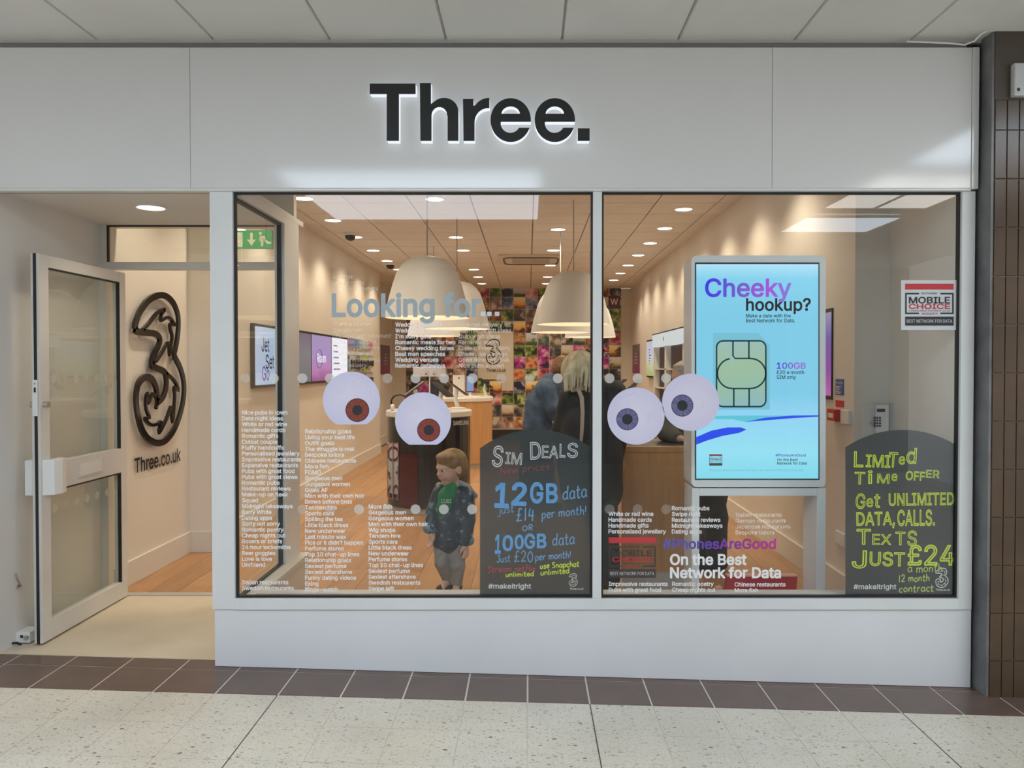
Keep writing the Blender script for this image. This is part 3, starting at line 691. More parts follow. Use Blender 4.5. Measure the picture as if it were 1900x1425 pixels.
# --- wooden floor of planks
fs = struct('floor_shop', 'warm oak plank floor of the shop')
box('subfloor', mat('subfloor', (.16, .09, .045), .7), -2.9, 2.4, YD + .05, XB + .05, -.08, -.006, fs)
box('subfloor_front', mat('subfloor', (.16, .09, .045), .7), XW, 2.4, YG + .06, YD + .05, -.14, -.02, fs)
wood_m = mat('oak plank', (.35, .19, .09), .38); nt, b_ = nodes(wood_m)
v = coords(nt, 'Object', (9, .8, 9), 37.0); n1 = noise(nt, v, 2.2, 6, .6)
oi = nt.nodes.new('ShaderNodeObjectInfo'); hs = nt.nodes.new('ShaderNodeHueSaturation')
vr = nt.nodes.new('ShaderNodeMath'); vr.operation = 'MULTIPLY_ADD'; vr.inputs[1].default_value = .28; vr.inputs[2].default_value = .86
nt.links.new(oi.outputs['Random'], vr.inputs[0]); nt.links.new(vr.outputs[0], hs.inputs['Value'])
nt.links.new(ramp(nt, n1, [(.25, (.33, .165, .068)), (.75, (.44, .245, .115))]), hs.inputs['Color']); nt.links.new(hs.outputs[0], b_.inputs['Base Color'])
PW, PLn = .19, 1.25
pk = MB().box(-PW / 2 + .0012, PW / 2 - .0012, -PLn / 2 + .0012, PLn / 2 - .0012, -.012, 0).build('plank', wood_m, fs, local=True)
first = True
for i in range(25):
    x = -2.66 + PW * (i + .5); y = YG + .12 + (i * .47 % 1.0) * PLn - PLn
    while y < XB:
        ya, yb = max(y, (YD + .05) if x < XW + .1 else YG + .12), min(y + PLn, XB); y += PLn
        if yb - ya < .05: continue
        o = pk if first else pk.copy()
        if not first: link(o, fs)
        first = False
        o.location = (x, (ya + yb) / 2, 0); o.scale = (1, (yb - ya) / PLn, 1)
# --- ceiling grid
cs = struct('ceiling_shop', 'cream suspended ceiling grid of the shop')
cg = mat('ceiling grid', (.16, .14, .12), .7); ct = mottled('shop ceiling tile', (.66, .62, .57), (.70, .66, .61), 3, .8)
box('ceiling_slab', cg, -2.95, 2.4, YG + .1, XB + .05, ZC + .012, ZC + .1, cs)
CP, CQ = .585, .555
cti = MB().box(-CP / 2 + .006, CP / 2 - .006, -CQ / 2 + .006, CQ / 2 - .006, 0, .011).build('ceiling_tile', ct, cs, local=True)
first = True
for i in range(-5, 4):
    for j in range(-8, 14):
        x0_, x1_ = .05 + CP * i, .05 + CP * (i + 1); yc = 8.19 + CQ * (j + .5)
        x0_, x1_ = max(x0_, -2.86), min(x1_, 2.3)
        if yc < YG + .3 or yc > XB: continue
        o = cti if first else cti.copy()
        if not first: link(o, cs)
        first = False
        o.location = ((x0_ + x1_) / 2, yc, ZC); o.scale = ((x1_ - x0_) / CP, 1, 1)
box('bulkhead_left', shop_paint, XJL, XL, YJL, XB, ZC - .02, ZC, cs)
# --- downlights
warm = (1.0, .83, .61)
dl_m = emis('downlight lamp', (1.0, .93, .80), 9.0)
def downlight(x, y, z, label, group, power, r=.085, spread=130, off=''):
    e = empty('downlight' + off, (x, y, z), label, 'ceiling light', group)
    MB().lathe([(r + .012, 0), (r + .012, -.006), (r, -.008), (r - .006, -.002)], (x, y, z), 24).build('bezel', white_plastic, e)
    MB().disc((x, y, z - .004), r - .004, 24, axis='Z').build('lamp' + off, dl_m, e)
    if power:
        L = bpy.data.lights.new('downlight_beam' + off, 'SPOT'); L.energy = power; L.color = warm; L.spot_size = math.radians(spread); L.spot_blend = .7; L.shadow_soft_size = .07
        lo = bpy.data.objects.new('downlight_beam' + off, L); lo.location = (0, 0, -.02); link(lo, e)
G1 = 'recessed downlights in the shop ceiling'
L1 = 'round recessed downlight in the cream shop ceiling'
PWR = 54
for y in (5.26, 6.34, 7.42, 8.53, 9.62, 10.74, 11.78, 12.83): downlight(-2.08, y, ZC, 'round downlight in the ceiling row along the screen wall', 'downlights in the ceiling row along the screen wall', PWR, off='_offscreen' if y < 7.1 else '')
for y in (5.3, 7.45, 9.64, 10.73, 12.83, 13.9, 15.0): downlight(-.87, y, ZC, 'round downlight in the ceiling row over the round counters', 'downlights in the ceiling row over the round counters', PWR, off='_offscreen' if y < 7.1 else '')
for y in (9.09, 10.72, 12.3, 13.9, 15.0): downlight(.34, y, ZC, 'round downlight in the ceiling row over the walkway pendants', 'downlights in the ceiling row over the walkway pendants', PWR, off='_offscreen' if y < 7.1 else '')
for y in (5.77, 6.85, 7.93, 9.02, 10.1, 11.19, 12.3, 13.35, 14.4): downlight(1.54, y, ZC, 'round downlight in the ceiling row along the notice wall', 'downlights in the ceiling row along the notice wall', PWR, off='_offscreen' if y < 7.1 else '')
downlight(*PZ(280, 384, ZR), 'round downlight over the open doorway', None, 16, .075)
# --- other ceiling fittings
for px, py, lab in ((650, 438, 'dark dome security camera on the ceiling nearest the screens'), (724, 494, 'dark dome security camera deeper in the shop')):
    q = PZ(px, py - 6, ZC); e = empty('dome_camera', q, lab, 'camera')
    MB().lathe([(.075, 0), (.075, -.03), (.066, -.034)], q, 24).build('mount', white_plastic, e)
    MB().lathe([(.062, -.034), (.058, -.06), (.04, -.085), (.0001, -.095)], q, 24).build('dome', mat('smoked dome', (.015, .012, .01), .15), e, smooth=True)
a = PZ(931, 471, ZC); b = PZ(1040, 489, ZC); yc_ = (a.y + b.y) / 2; xc_ = .04
ac = empty('air_conditioner', (xc_, yc_, ZC), 'square ceiling air conditioning cassette with curved vents', 'air conditioner')
box('panel', mat('cassette cream', (.60, .54, .46), .5), xc_ - .46, xc_ + .46, yc_ - .48, yc_ + .48, ZC - .03, ZC, ac, bevel=.01)
for s_, t_ in ((0, -1), (0, 1), (1, 0), (-1, 0)):
    pts = []
    for k in range(-8, 9):
        u = k / 8 * .36; w = .39 - .05 * max(0, abs(k / 8) - .7) / .3
        pts.append(Vector((xc_ + (u if s_ == 0 else s_ * w), yc_ + (u if t_ == 0 else t_ * w), ZC - .031)))
    MB().tube(pts, .012, 6).build('vent_slot', black, ac)
box('grille', mat('grille grey', (.38, .34, .29), .6), xc_ - .27, xc_ + .27, yc_ - .28, yc_ + .28, ZC - .036, ZC - .03, ac, bevel=.004)
ex = empty('exit_sign', (-2.10, 5.9, ZC), 'green fire exit sign with a running figure and a down arrow', 'sign')
ez0, ez1 = P(470, 461, 5.9).z, P(470, 427, 5.9).z; ex0, ex1 = P(408, 440, 5.9).x, P(505, 440, 5.9).x
exg = mat('exit green', (.04, .42, .17), .3); exw = mat('exit white', (.76, .79, .66), .3)
box('sign_plate', exg, ex0, ex1, 5.9, 5.93, ez0, ez1, ex)
for x in (ex0 + .05, ex1 - .05): MB().tube([(x, 5.915, ez1), (x, 5.915, ZC)], .004, 6).build('hanger', steel, ex)
def epx(pts): return [P(x, y, 5.898) for x, y in pts]
MB().prism(epx([(437.5, 431), (450, 431), (450, 458), (437.5, 458)]), (0, .001, 0)).build('door_symbol', exw, ex)
MB().prism(epx([(464, 432), (469, 432), (469, 445), (475, 444), (466.5, 456), (458, 444), (464, 445)]), (0, .001, 0)).build('arrow', exw, ex)
rm = MB(); rm.disc(P(483, 433, 5.898), .012, 14, d=.001)
for st in ([(482, 437), (492, 438), (493, 446), (484, 446)], [(486, 444), (493, 444), (499, 449), (503, 448), (503, 452), (497, 453)], [(484, 445), (489, 446), (488, 457), (484, 457)], [(482, 438), (485, 441), (483, 448), (481, 446)]): rm.prism(epx(st), (0, .001, 0))
rm.build('running_figure', exw, ex)
# --- pendant lamps
shade_m = mat('lamp shade white', (.78, .77, .76), .5); shade_in = mat('lamp shade lining', (.78, .77, .76), .6)
bulb_m = emis('pendant bulb', (1.0, .80, .48), 8.0)
RZ = EYE + .395
def pendant(px, Y, label):
    q = P(px, 600, Y); c = (q.x, Y, RZ); e = empty('pendant_lamp', c, label, 'lamp', 'bell-shaped pendant lamps over the counters')
    prof = [(.345, 0), (.335, .05), (.31, .16), (.28, .27), (.25, .36), (.205, .43), (.15, .475), (.08, .495), (.0001, .50)]
    MB().lathe(prof, c, 40).build('shade', shade_m, e, smooth=True)
    MB().lathe([(r_ - .004 if r_ > .01 else r_, z_ - (.003 if i_ else 0)) for i_, (r_, z_) in enumerate(prof)], c, 40).build('shade_lining', shade_in, e, smooth=True)
    MB().tube([(c[0], Y, RZ + .5), (c[0], Y, ZC)], .006, 6).build('cord', mat('grey cord', (.42, .40, .38), .5), e)
    MB().lathe([(.0001, .18), (.03, .19), (.045, .225), (.03, .27), (.02, .32), (.0001, .33)], c, 16).build('bulb', bulb_m, e, smooth=True)
    L = bpy.data.lights.new('pendant_glow', 'POINT'); L.energy = 4; L.color = (1, .78, .48); L.shadow_soft_size = .04
    lo = bpy.data.objects.new('pendant_glow', L); lo.location = (0, 0, .12); link(lo, e)
for px, Y, lab in ((793, 6.5, 'white bell pendant lamp hanging before the round counters'), (848, 8.4, 'white bell pendant lamp just behind the first one over the round counters'), (805, 10.4, 'white bell pendant lamp furthest back over the round counters'),
                   (1064, 7.5, 'white bell pendant lamp hanging over the walkway nearest the window mullion'), (1040, 9.28, 'white bell pendant lamp second in the row along the walkway'), (1095, 10.8, 'white bell pendant lamp furthest back along the walkway')): pendant(px, Y, lab)
# --- photo tiles on the back wall
def photo(name, pal, kind):
    pal = [tuple(c * .95 for c in q) for q in pal]
    m = mat(name, pal[0], .35); nt, b = nodes(m); v = coords(nt, 'Object', (1, 1, 1), 61.0)
    if kind == 'sky':            # horizon picture
        tc = nt.nodes.new('ShaderNodeTexCoord'); sp = nt.nodes.new('ShaderNodeSeparateXYZ'); nt.links.new(tc.outputs['Generated'], sp.inputs[0])
        n = noise(nt, v, 9, 4); a = nt.nodes.new('ShaderNodeMath'); a.operation = 'MULTIPLY_ADD'; a.inputs[1].default_value = .35
        nt.links.new(n, a.inputs[0]); nt.links.new(sp.outputs['Z'], a.inputs[2]); f = a.outputs[0]
        st = [(.2, pal[0]), (.42, pal[1]), (.52, pal[2]), (.95, pal[3])]
    elif kind == 'blob':
        vo = nt.nodes.new('ShaderNodeTexVoronoi'); vo.inputs['Scale'].default_value = 7; nt.links.new(v, vo.inputs['Vector']); f = vo.outputs['Distance']
        st = [(.1, pal[0]), (.32, pal[1]), (.5, pal[2]), (.8, pal[3])]
    else:
        f = noise(nt, v, 7.5, 4, .6); st = [(.3, pal[0]), (.44, pal[1]), (.55, pal[2]), (.68, pal[3])]
    v2 = coords(nt, 'Object', (1, 1, 1), 23.0); n2 = noise(nt, v2, 4.5, 3, .55); mk = ramp(nt, n2, [(.38, (0, 0, 0)), (.46, (1, 1, 1))])
    mx = nt.nodes.new('ShaderNodeMix'); mx.data_type = 'RGBA'; nt.links.new(mk, mx.inputs['Factor']); mx.inputs['A'].default_value = (*[c * .8 for c in pal[0]], 1)
    nt.links.new(ramp(nt, f, st), mx.inputs['B']); nt.links.new(mx.outputs['Result'], b.inputs['Base Color']); return m
PH = [photo('photo %d' % i, p, k) for i, (p, k) in enumerate((
    (((.02, .02, .03), (.28, .07, .04), (.55, .30, .12), (.8, .7, .5)), 'noise'), (((.02, .03, .02), (.05, .14, .03), (.35, .42, .08), (.8, .8, .55)), 'noise'),
    (((.03, .02, .02), (.35, .04, .05), (.6, .15, .2), (.85, .6, .55)), 'blob'), (((.05, .02, .08), (.40, .03, .22), (.65, .12, .40), (.8, .6, .7)), 'noise'),
    (((.04, .05, .03), (.10, .16, .05), (.45, .48, .45), (.70, .75, .8)), 'sky'), (((.10, .03, .02), (.45, .15, .03), (.85, .42, .08), (.95, .75, .35)), 'sky'),
    (((.02, .02, .02), (.08, .07, .06), (.22, .18, .14), (.6, .52, .42)), 'blob'), (((.02, .03, .06), (.10, .14, .30), (.35, .35, .55), (.8, .75, .7)), 'noise'),
    (((.12, .07, .05), (.42, .26, .18), (.62, .45, .35), (.85, .75, .62)), 'noise'), (((.015, .015, .02), (.05, .05, .06), (.16, .14, .13), (.75, .70, .62)), 'noise'),
    (((.05, .03, .02), (.30, .20, .10), (.60, .50, .30), (.75, .72, .66)), 'sky'), (((.40, .05, .03), (.62, .18, .07), (.78, .42, .18), (.35, .12, .05)), 'blob'),
    (((.55, .50, .42), (.65, .58, .50), (.30, .22, .18), (.10, .06, .06)), 'blob'), (((.03, .05, .04), (.12, .22, .16), (.50, .35, .30), (.8, .72, .62)), 'noise')))]
PT = .2395; XB0 = P(975, 600, XB).x; ztop_ = P(900, 529, XB).z
pbase = [MB().box(-PT / 2 + .006, PT / 2 - .006, -.012, 0, -PT / 2 + .006, PT / 2 - .006).build('photo_tile', m, None, local=True) for m in PH]
usedp = set(); rp = random.Random(11)
for r in range(12):
    for c in range(-9, 12):
        x = XB0 - PT * .5 + PT * c - PT * .0; z = ztop_ - PT * (r + .5)
        if x - PT / 2 < XJL or x + PT / 2 > XJR + .01 or z - PT / 2 < .195: continue
        i = rp.randrange(len(PH))
        if x < -1.2 and rp.random() < .55: i = rp.choice((6, 9, 8))
        o = pbase[i] if i not in usedp else pbase[i].copy()
        if i in usedp: link(o)
        usedp.add(i); o.parent = wb; o.location = (x, XB, z)
        if r in (5,) and c == 7:                              # the flag picture
            fl = MB(); s_ = PT * .46; fl.box(x - s_, x + s_, XB - .0145, XB - .012, z - s_, z + s_); fl.build('flag_blue', mat('flag blue', (.02, .03, .18), .5), wb)
            f2 = MB().box(x - s_, x + s_, XB - .016, XB - .0145, z - .04, z + .04).box(x - .04, x + .04, XB - .016, XB - .0145, z - s_, z + s_)
            for d_ in (1, -1): f2.prism([(x - s_, XB - .0155, z - d_ * s_ * .85), (x - s_, XB - .0155, z - d_ * s_), (x + s_, XB - .0155, z + d_ * s_ * .85), (x + s_, XB - .0155, z + d_ * s_)], (0, .001, 0))
            f2.build('flag_white', mat('flag white', (.7, .68, .65), .5), wb)
            MB().box(x - s_, x + s_, XB - .0175, XB - .016, z - .024, z + .024).box(x - .024, x + .024, XB - .0175, XB - .016, z - s_, z + s_).build('flag_red', mat('flag red', (.55, .02, .03), .5), wb)
wt = P(1129, 569, XB - .012)
box('letter_picture', mat('picture plum', (.13, .02, .07), .5), wt.x, P(1149.5, 560, XB).x, XB - .018, XB - .013, wt.z, P(1140, 549, XB).z, wb)
text_at('picture_letter', 'W', P(1132.5, 565, XB - .0185), .115, mat('picture cream', (.8, .76, .68), .5), wb, bold=.03)
lp = empty('logo_panel', P(920, 704, XB), 'off-white panel on the photo wall with the round logo and web address', 'sign')
pan = mat('logo panel cream', (.62, .56, .47), .5); a, b = P(887, 704, XB - .02), P(953, 615, XB - .02)
box('board', pan, a.x, b.x, XB - .03, XB - .013, a.z, b.z, lp)
a2, b2 = P(931, 725, XB - .02), P(953, 704, XB - .02); box('lower_board', pan, a2.x, b2.x, XB - .03, XB - .013, a2.z, b2.z, lp)
# --- the logo: flame-edged figure three
def zz(pts): return [(220 + x / 3.75, 520 + y / 3.75) for x, y in pts]
LG = [(zz([(75,340),(80,300),(110,220),(170,140),(240,105),(300,115),(350,165),(378,240),(382,320),(375,400),(362,470),(352,515),(365,550),(395,610),(417,690),(422,770),(412,860),(385,960),(345,1050),(290,1115),(230,1133),(170,1105),(125,1040),(98,950),(85,860),(85,790),(100,720),(135,680),(170,675),(200,695),(222,740),(232,800),(233,832)]), .022),
      (zz([(75,340),(100,360),(160,365),(220,375),(250,405),(245,445),(220,500),(195,555),(195,590),(220,610),(265,628),(290,650),(297,700),(292,760),(270,815),(240,845),(226,850)]), .022),
      (zz([(130,345),(180,290),(230,230),(285,200),(262,240),(258,280),(300,258),(332,275),(355,312),(325,305),(325,340),(338,390),(330,450),(320,520),(315,440),(295,450),(260,510),(225,560),(195,575)]), .011),
      (zz([(290,640),(335,680),(365,720),(382,768),(352,745),(357,800),(352,880),(340,985),(332,885),(318,910),(295,970),(245,1062),(258,985),(235,1000),(190,1008),(160,985),(147,960),(178,955),(160,910),(152,850),(163,785),(170,855),(200,790),(225,815),(230,850),(224,895)]), .011)]
XLW = -2.675
L2 = []
for pts, w in LG:
    q = [PX(x, y, XLW) for x, y in pts]; L2.append(([(v.y, v.z) for v in q], w))
lu0 = min(p[0] for s in L2 for p in s[0]); lv0 = min(p[1] for s in L2 for p in s[0]); lh = max(p[1] for s in L2 for p in s[0]) - lv0
lw = max(p[0] for s in L2 for p in s[0]) - lu0
L2 = [([((u - lu0) / lh, (v - lv0) / lh) for u, v in s], w) for s, w in L2]      # logo one unit tall
def logo(name, m, to3, parent, thick=None, wk=1.0):
    mb = MB()
    for pts, w in L2:
        c = crom(pts, 5 if w > .015 else 3)
        if thick is None: ribbon(mb, c, w * wk, to3)
        else:
            n0 = len(mb.v); ribbon(mb, c, w * wk, to3); n = len(c); k = len(mb.v); off = Vector(thick)
            front = mb.v[n0:k]; mb.add([v + off for v in front], [(i, i + 1, n + i + 1, n + i) for i in range(n - 1)])
            for i in range(n - 1):
                mb.f.append((n0 + i, n0 + i + 1, k + i + 1, k + i)); mb.f.append((n0 + n + i, n0 + n + i + 1, k + n + i + 1, k + n + i))
    return mb.build(name, m, parent)
gl = empty('wall_logo', (XLW, lu0 + lw / 2, lv0), 'large black outlined figure three logo with web address on the entrance wall', 'sign')
gloss_black = mat('gloss black', (.012, .011, .011), .12)
logo('logo_outline', gloss_black, lambda p: Vector((XLW + .045, lu0 + p.x * lh, lv0 + p.y * lh)), gl, thick=(-.018, 0, 0))
for s_, i in ((0, 3), (0, 12), (0, 20), (1, 6)):
    u, v = L2[s_][0][i]; MB().tube([(XLW + .03, lu0 + u * lh, lv0 + v * lh), (XLW, lu0 + u * lh, lv0 + v * lh)], .008, 6).build('standoff_pin', steel, gl)
a, b = PX(246, 878, XLW), PX(332, 854, XLW)
text_at('web_address', 'Three.co.uk', (XLW + .014, a.y, (a.z + b.z) / 2), .095, gloss_black, gl, width=b.y - a.y, bold=.035, axis=(0, 1, 0))
z0_ = P(920, 676, XB).z; x0_ = P(902, 640, XB).x; hh_ = P(920, 630, XB).z - z0_
logo('logo_outline', black, lambda p: Vector((x0_ + p.x * hh_ * .85, XB - .031, z0_ + p.y * hh_)), lp)
text_at('web_address', 'Three.co.uk', P(902, 690, XB - .032), .065, black, lp, width=.40, bold=.03)
# --- screens along the left wall
def left_px(px): return 2.5 * F / (CX - px)
ZS0, ZS1 = 1.27, 1.855
def wall_screen(ya, yb, m, name, label, cat='screen', X=XL, s=1, z0_=ZS0, z1_=ZS1, th=.04):
    e = empty(name, (X, (ya + yb) / 2, z0_), label, cat)
    x0, x1 = (X, X + th) if s > 0 else (X - th, X)
    box('frame', black, x0, x1, ya, yb, z0_, z1_, e)
    q = MB().box(*((X + th, X + th + .002) if s > 0 else (X - th - .002, X - th)), ya + .012, yb - .012, z0_ + .025, z1_ - .025).build('display', m, e)
    return e
sc1 = gradient_screen('screen jet', [(0, (.62, .72, .92)), (.5, (.48, .66, .92)), (1, (.70, .80, .95))], 'Y', .85, .4)
e = wall_screen(left_px(464.5), left_px(524), sc1, 'wall_screen', 'bright blue wall screen with stacked travel words by the side window')
ink = mat('print ink', (.015, .015, .02), .5)
for t, px, py, w in (('Jet', 485.5, 652, .19), ('Set', 493, 684, .22), ('Go', 486.5, 706, .18)):
    q = PX(px, py, XL + .044); text_at('screen_text', t, (XL + .0435, q.y, q.z), .13, ink if t != 'Go' else emis('screen violet', (.25, .10, .45), .7), e, bold=.01, axis=(0, 1, 0), width=w * 1.15)
sc2 = gradient_screen('screen grey', [(0, (.16, .17, .20)), (.6, (.22, .22, .25)), (1, (.20, .14, .22))], 'Z', .8, .3)
wall_screen(left_px(543), left_px(571), sc2, 'wall_screen', 'dim grey wall screen next to the purple one')
sc3 = gradient_screen('screen purple', [(0, (.30, .08, .26)), (.25, (.50, .22, .48)), (.6, (.40, .28, .58)), (1, (.40, .30, .55))], 'Z', .9, .35)
e = wall_screen(left_px(571.5), left_px(609), sc3, 'wall_screen', 'purple wall screen with the word Roam')
q = PX(581.5, 672, XL); text_at('screen_text', 'Roam', (XL + .0435, q.y, q.z), .10, emis('screen white', (.9, .88, .95), 1.0), e, bold=.02, axis=(0, 1, 0), width=.40)
rg = MB()
rg.tube([(XL + .044, q.y + .1 + .13 * math.cos(t * .35), q.z + .04 + .11 * math.sin(t * .35)) for t in range(19)], .004, 5)
rg.build('screen_ring', emis('screen indigo', (.10, .05, .30), .8), e)
sc4 = gradient_screen('screen white', [(0, (.55, .55, .85)), (.3, (.80, .80, .95)), (1, (.78, .76, .92))], 'Z', .9, .2)
e = wall_screen(left_px(609.5), left_px(639.5), sc4, 'wall_screen', 'pale lilac wall screen with small print next to the accessories')
for k in range(5): box('screen_print', emis('screen grey print', (.35, .34, .45), .7), XL + .0425, XL + .0435, left_px(611) + .05, left_px(611) + .05 + .35 - .04 * k, 1.42 + k * .075, 1.44 + k * .075, e)
# accessory bay
ya, yb = left_px(640), left_px(687.5)
bay = empty('accessory_bay', (XL, (ya + yb) / 2, .9), 'wall bay with a printed header and hanging phone accessories', 'shelf')
bw = mat('bay white', (.62, .60, .56), .5)
box('back_panel', bw, XL, XL + .012, ya, yb, .95, 1.86, bay); box('header', gradient_print('bay header', [(0, (.35, .18, .45)), (.35, (.15, .30, .60)), (.65, (.55, .70, .75)), (1, (.65, .08, .20))], 'Y'), XL + .012, XL + .03, ya, yb, 1.74, 1.86, bay)
for zq in (1.62, 1.36, 1.10): box('rail', steel, XL + .012, XL + .03, ya, yb, zq, zq + .012, bay)
pack_cols = [(.45, .55, .60), (.30, .36, .40), (.52, .70, .06), (.60, .60, .55), (.08, .22, .35), (.35, .62, .08), (.25, .20, .16), (.62, .58, .50)]
pack_names = ['pale blue', 'slate', 'lime', 'cream', 'navy', 'leaf green', 'brown', 'sand']; rail_names = {1.62: 'top', 1.36: 'middle', 1.10: 'bottom'}
rpk = random.Random(5)
for zq in (1.62, 1.36, 1.10):
    y = ya + .08
    while y < yb - .12:
        w = rpk.uniform(.10, .15); h = rpk.uniform(.17, .23); ci = rpk.randrange(8)
        e = empty('accessory_pack', (XL + .05, y + w / 2, zq - h), pack_names[ci] + ' carded phone accessory hanging from the ' + rail_names[zq] + ' rail of the wall bay', 'package', 'accessory packs on the wall bay')
        box('card', mat('pack %d' % ci, pack_cols[ci], .4), XL + .045, XL + .055, y, y + w, zq - h, zq, e)
        box('blister', mat('pack window', (.05, .05, .055), .15), XL + .055, XL + .075, y + .02, y + w - .02, zq - h + .03, zq - .06, e, bevel=.005)
        MB().tube([(XL + .031, y + w / 2, zq - .008), (XL + .09, y + w / 2, zq - .006)], .003, 5).build('hook', steel, e)
        y += w + .035
purp = gradient_print('poster plum', [(0, (.22, .02, .12)), (.4, (.20, .04, .14)), (.7, (.15, .10, .14)), (1, (.17, .13, .16))], 'Z')
def poster(X, ya, yb, z0_, z1_, lab, s):
    e = empty('poster', (X, (ya + yb) / 2, z0_), lab, 'poster')
    box('sheet', purp, *((X + .002, X + .012) if s > 0 else (X - .012, X - .002)), ya, yb, z0_, z1_, e)
    for k, w in enumerate((.30, .42, .36, .24)):
        box('print_line', mat('poster print', (.55, .45, .50), .5), *((X + .012, X + .013) if s > 0 else (X - .013, X - .012)), (ya + yb) / 2 - w * .45, (ya + yb) / 2 + w * .45, z0_ + .18 + .06 * k, z0_ + .20 + .06 * k, e)
poster(XJL, 14.75, 15.7, 1.32, 1.87, 'plum poster in the alcove next to the photo wall on the screen side', 1)
poster(XJR, 14.65, 15.6, 1.34, 1.88, 'plum poster in the alcove next to the photo wall on the notice side', -1)
# --- right wall fittings
def right_px(px): return XR * F / (px - CX)
sc5 = gradient_screen('screen meadow', [(0, (.42, .48, .16)), (.3, (.60, .66, .38)), (.55, (.62, .66, .78)), (1, (.62, .58, .72))], 'Z', .8, .3)
e = wall_screen(right_px(1224), right_px(1204), sc5, 'wall_screen', 'tall wall screen with a green and lilac picture beside the white bay', X=XR, s=-1, z0_=1.29, z1_=1.89)
for k in range(6): box('screen_print', ink, XR - .0435, XR - .0425, right_px(1210) - .05 * k % .2, right_px(1209), 1.50 + k * .045, 1.515 + k * .045, e)
ya, yb = right_px(1285), right_px(1225)
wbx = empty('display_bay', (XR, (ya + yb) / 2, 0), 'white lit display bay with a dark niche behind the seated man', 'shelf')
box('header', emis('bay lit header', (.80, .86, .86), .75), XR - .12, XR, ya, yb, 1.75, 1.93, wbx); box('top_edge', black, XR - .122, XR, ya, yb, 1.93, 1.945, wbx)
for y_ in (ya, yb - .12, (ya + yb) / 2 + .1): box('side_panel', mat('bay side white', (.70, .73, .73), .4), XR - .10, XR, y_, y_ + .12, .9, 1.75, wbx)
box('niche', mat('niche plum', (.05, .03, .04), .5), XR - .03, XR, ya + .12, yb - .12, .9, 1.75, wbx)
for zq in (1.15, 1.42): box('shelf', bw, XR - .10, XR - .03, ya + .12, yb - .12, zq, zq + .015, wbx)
MB().disc((XR - .1215, right_px(1247), 1.845), .03, 14, axis='X').build('header_emblem', ink, wbx)
e = wall_screen(right_px(1545.5), right_px(1531), gradient_screen('screen aurora', [(0, (.55, .12, .42)), (.35, (.28, .07, .40)), (.7, (.16, .10, .40)), (1, (.30, .28, .48))], 'Z', .8, .3), 'wall_screen', 'narrow purple screen on the wall behind the tall advertising totem', X=XR, s=-1, th=.008, z0_=PX(1538, 741, XR).z, z1_=PX(1538, 573, XR).z)
def wall_plate(name, px0, px1, py0, py1, m, label, cat, t=.012):
    a, b = PX(px1, py1, XR), PX(px0, py0, XR); e = empty(name, (XR, (a.y + b.y) / 2, a.z), label, cat)
    box('plate', m, XR - t, XR, a.y, b.y, a.z, b.z, e, bevel=min(.003, t / 3)); return e, a, b
e, a, b = wall_plate('notice', 1551, 1566, 703, 734, mat('notice blue', (.03, .09, .35), .4), 'blue fire action notice with white writing on the wall', 'notice', .003)
pw = mat('print white', (.72, .72, .70), .5)
text_at('notice_heading', 'Fire action', (XR - .0035, b.y - .008, b.z - .03), .014, pw, e, width=abs(b.y - a.y) - .016, axis=(0, -1, 0))
for k, f in enumerate((.8, .5, .7, .35, .75, .6)): box('notice_line', pw, XR - .0034, XR - .003, b.y - .01 - (b.y - a.y - .02) * f, b.y - .01, b.z - .048 - k * .009, b.z - .044 - k * .009, e)
wall_plate('notice', 1551, 1566, 742, 756, mat('notice red', (.55, .03, .03), .4), 'small red notice under the blue fire notice', 'notice', .003)
e, a, b = wall_plate('fire_call_point', 1547, 1562, 758, 782, mat('call point red', (.55, .03, .02), .35), 'red fire alarm call point under the notices', 'alarm', .045)
box('glass_window', pw, XR - .047, XR - .045, a.y + .025, b.y - .025, a.z + .02, b.z - .025, e)
wall_plate('blank_plate', 1565, 1580, 760, 788, white_plastic, 'plain white wall plate beside the red call point', 'wall plate', .02)
wall_plate('wall_socket', 1553, 1569, 983, 1016, white_plastic, 'white wall socket low behind the totem', 'socket', .012)
# key cabinet with keypad on the window return wall
YK = 4.78; kc = empty('alarm_cabinet', P(1628, 806, YK), 'white alarm cabinet with its door open and a keypad inside', 'alarm cabinet')
a, b = P(1622, 806, YK), P(1662, 748, YK)
box('cabinet', mat('panel grey', (.50, .50, .49), .45), a.x, b.x, YK, 4.84, a.z, b.z, kc)
c0 = P(1597, 806, YK - .03)
MB().prism([(a.x, YK, a.z), (a.x, YK, b.z), (c0.x, YK - .06, b.z + .004), (c0.x, YK - .06, a.z - .004)], (0, -.004, 0)).build('cabinet_door', white_plastic, kc)
MB().tube([(P(1614, 783, YK - .03).x, YK - .045, P(1614, 783, YK).z), (P(1614, 783, YK - .03).x, YK - .052, P(1614, 783, YK).z)], .008, 12).build('lock', steel, kc)
kp = box('keypad', white_plastic, P(1622.5, 803, YK).x, P(1646, 800, YK).x, YK - .022, YK, P(1630, 803, YK).z, P(1630, 751, YK).z, kc, bevel=.003)
box('key_display', grey_dark, P(1624, 759, YK).x, P(1639, 759, YK).x, YK - .024, YK - .022, P(1630, 764, YK).z, P(1630, 758, YK).z, kp)
for r in range(4):
    for c in range(3): box('key', grey_dark, P(1624 + c * 5, 0, YK).x, P(1627.5 + c * 5, 0, YK).x, YK - .024, YK - .022, P(1630, 776.5 + r * 5, YK).z, P(1630, 773 + r * 5, YK).z, kp)
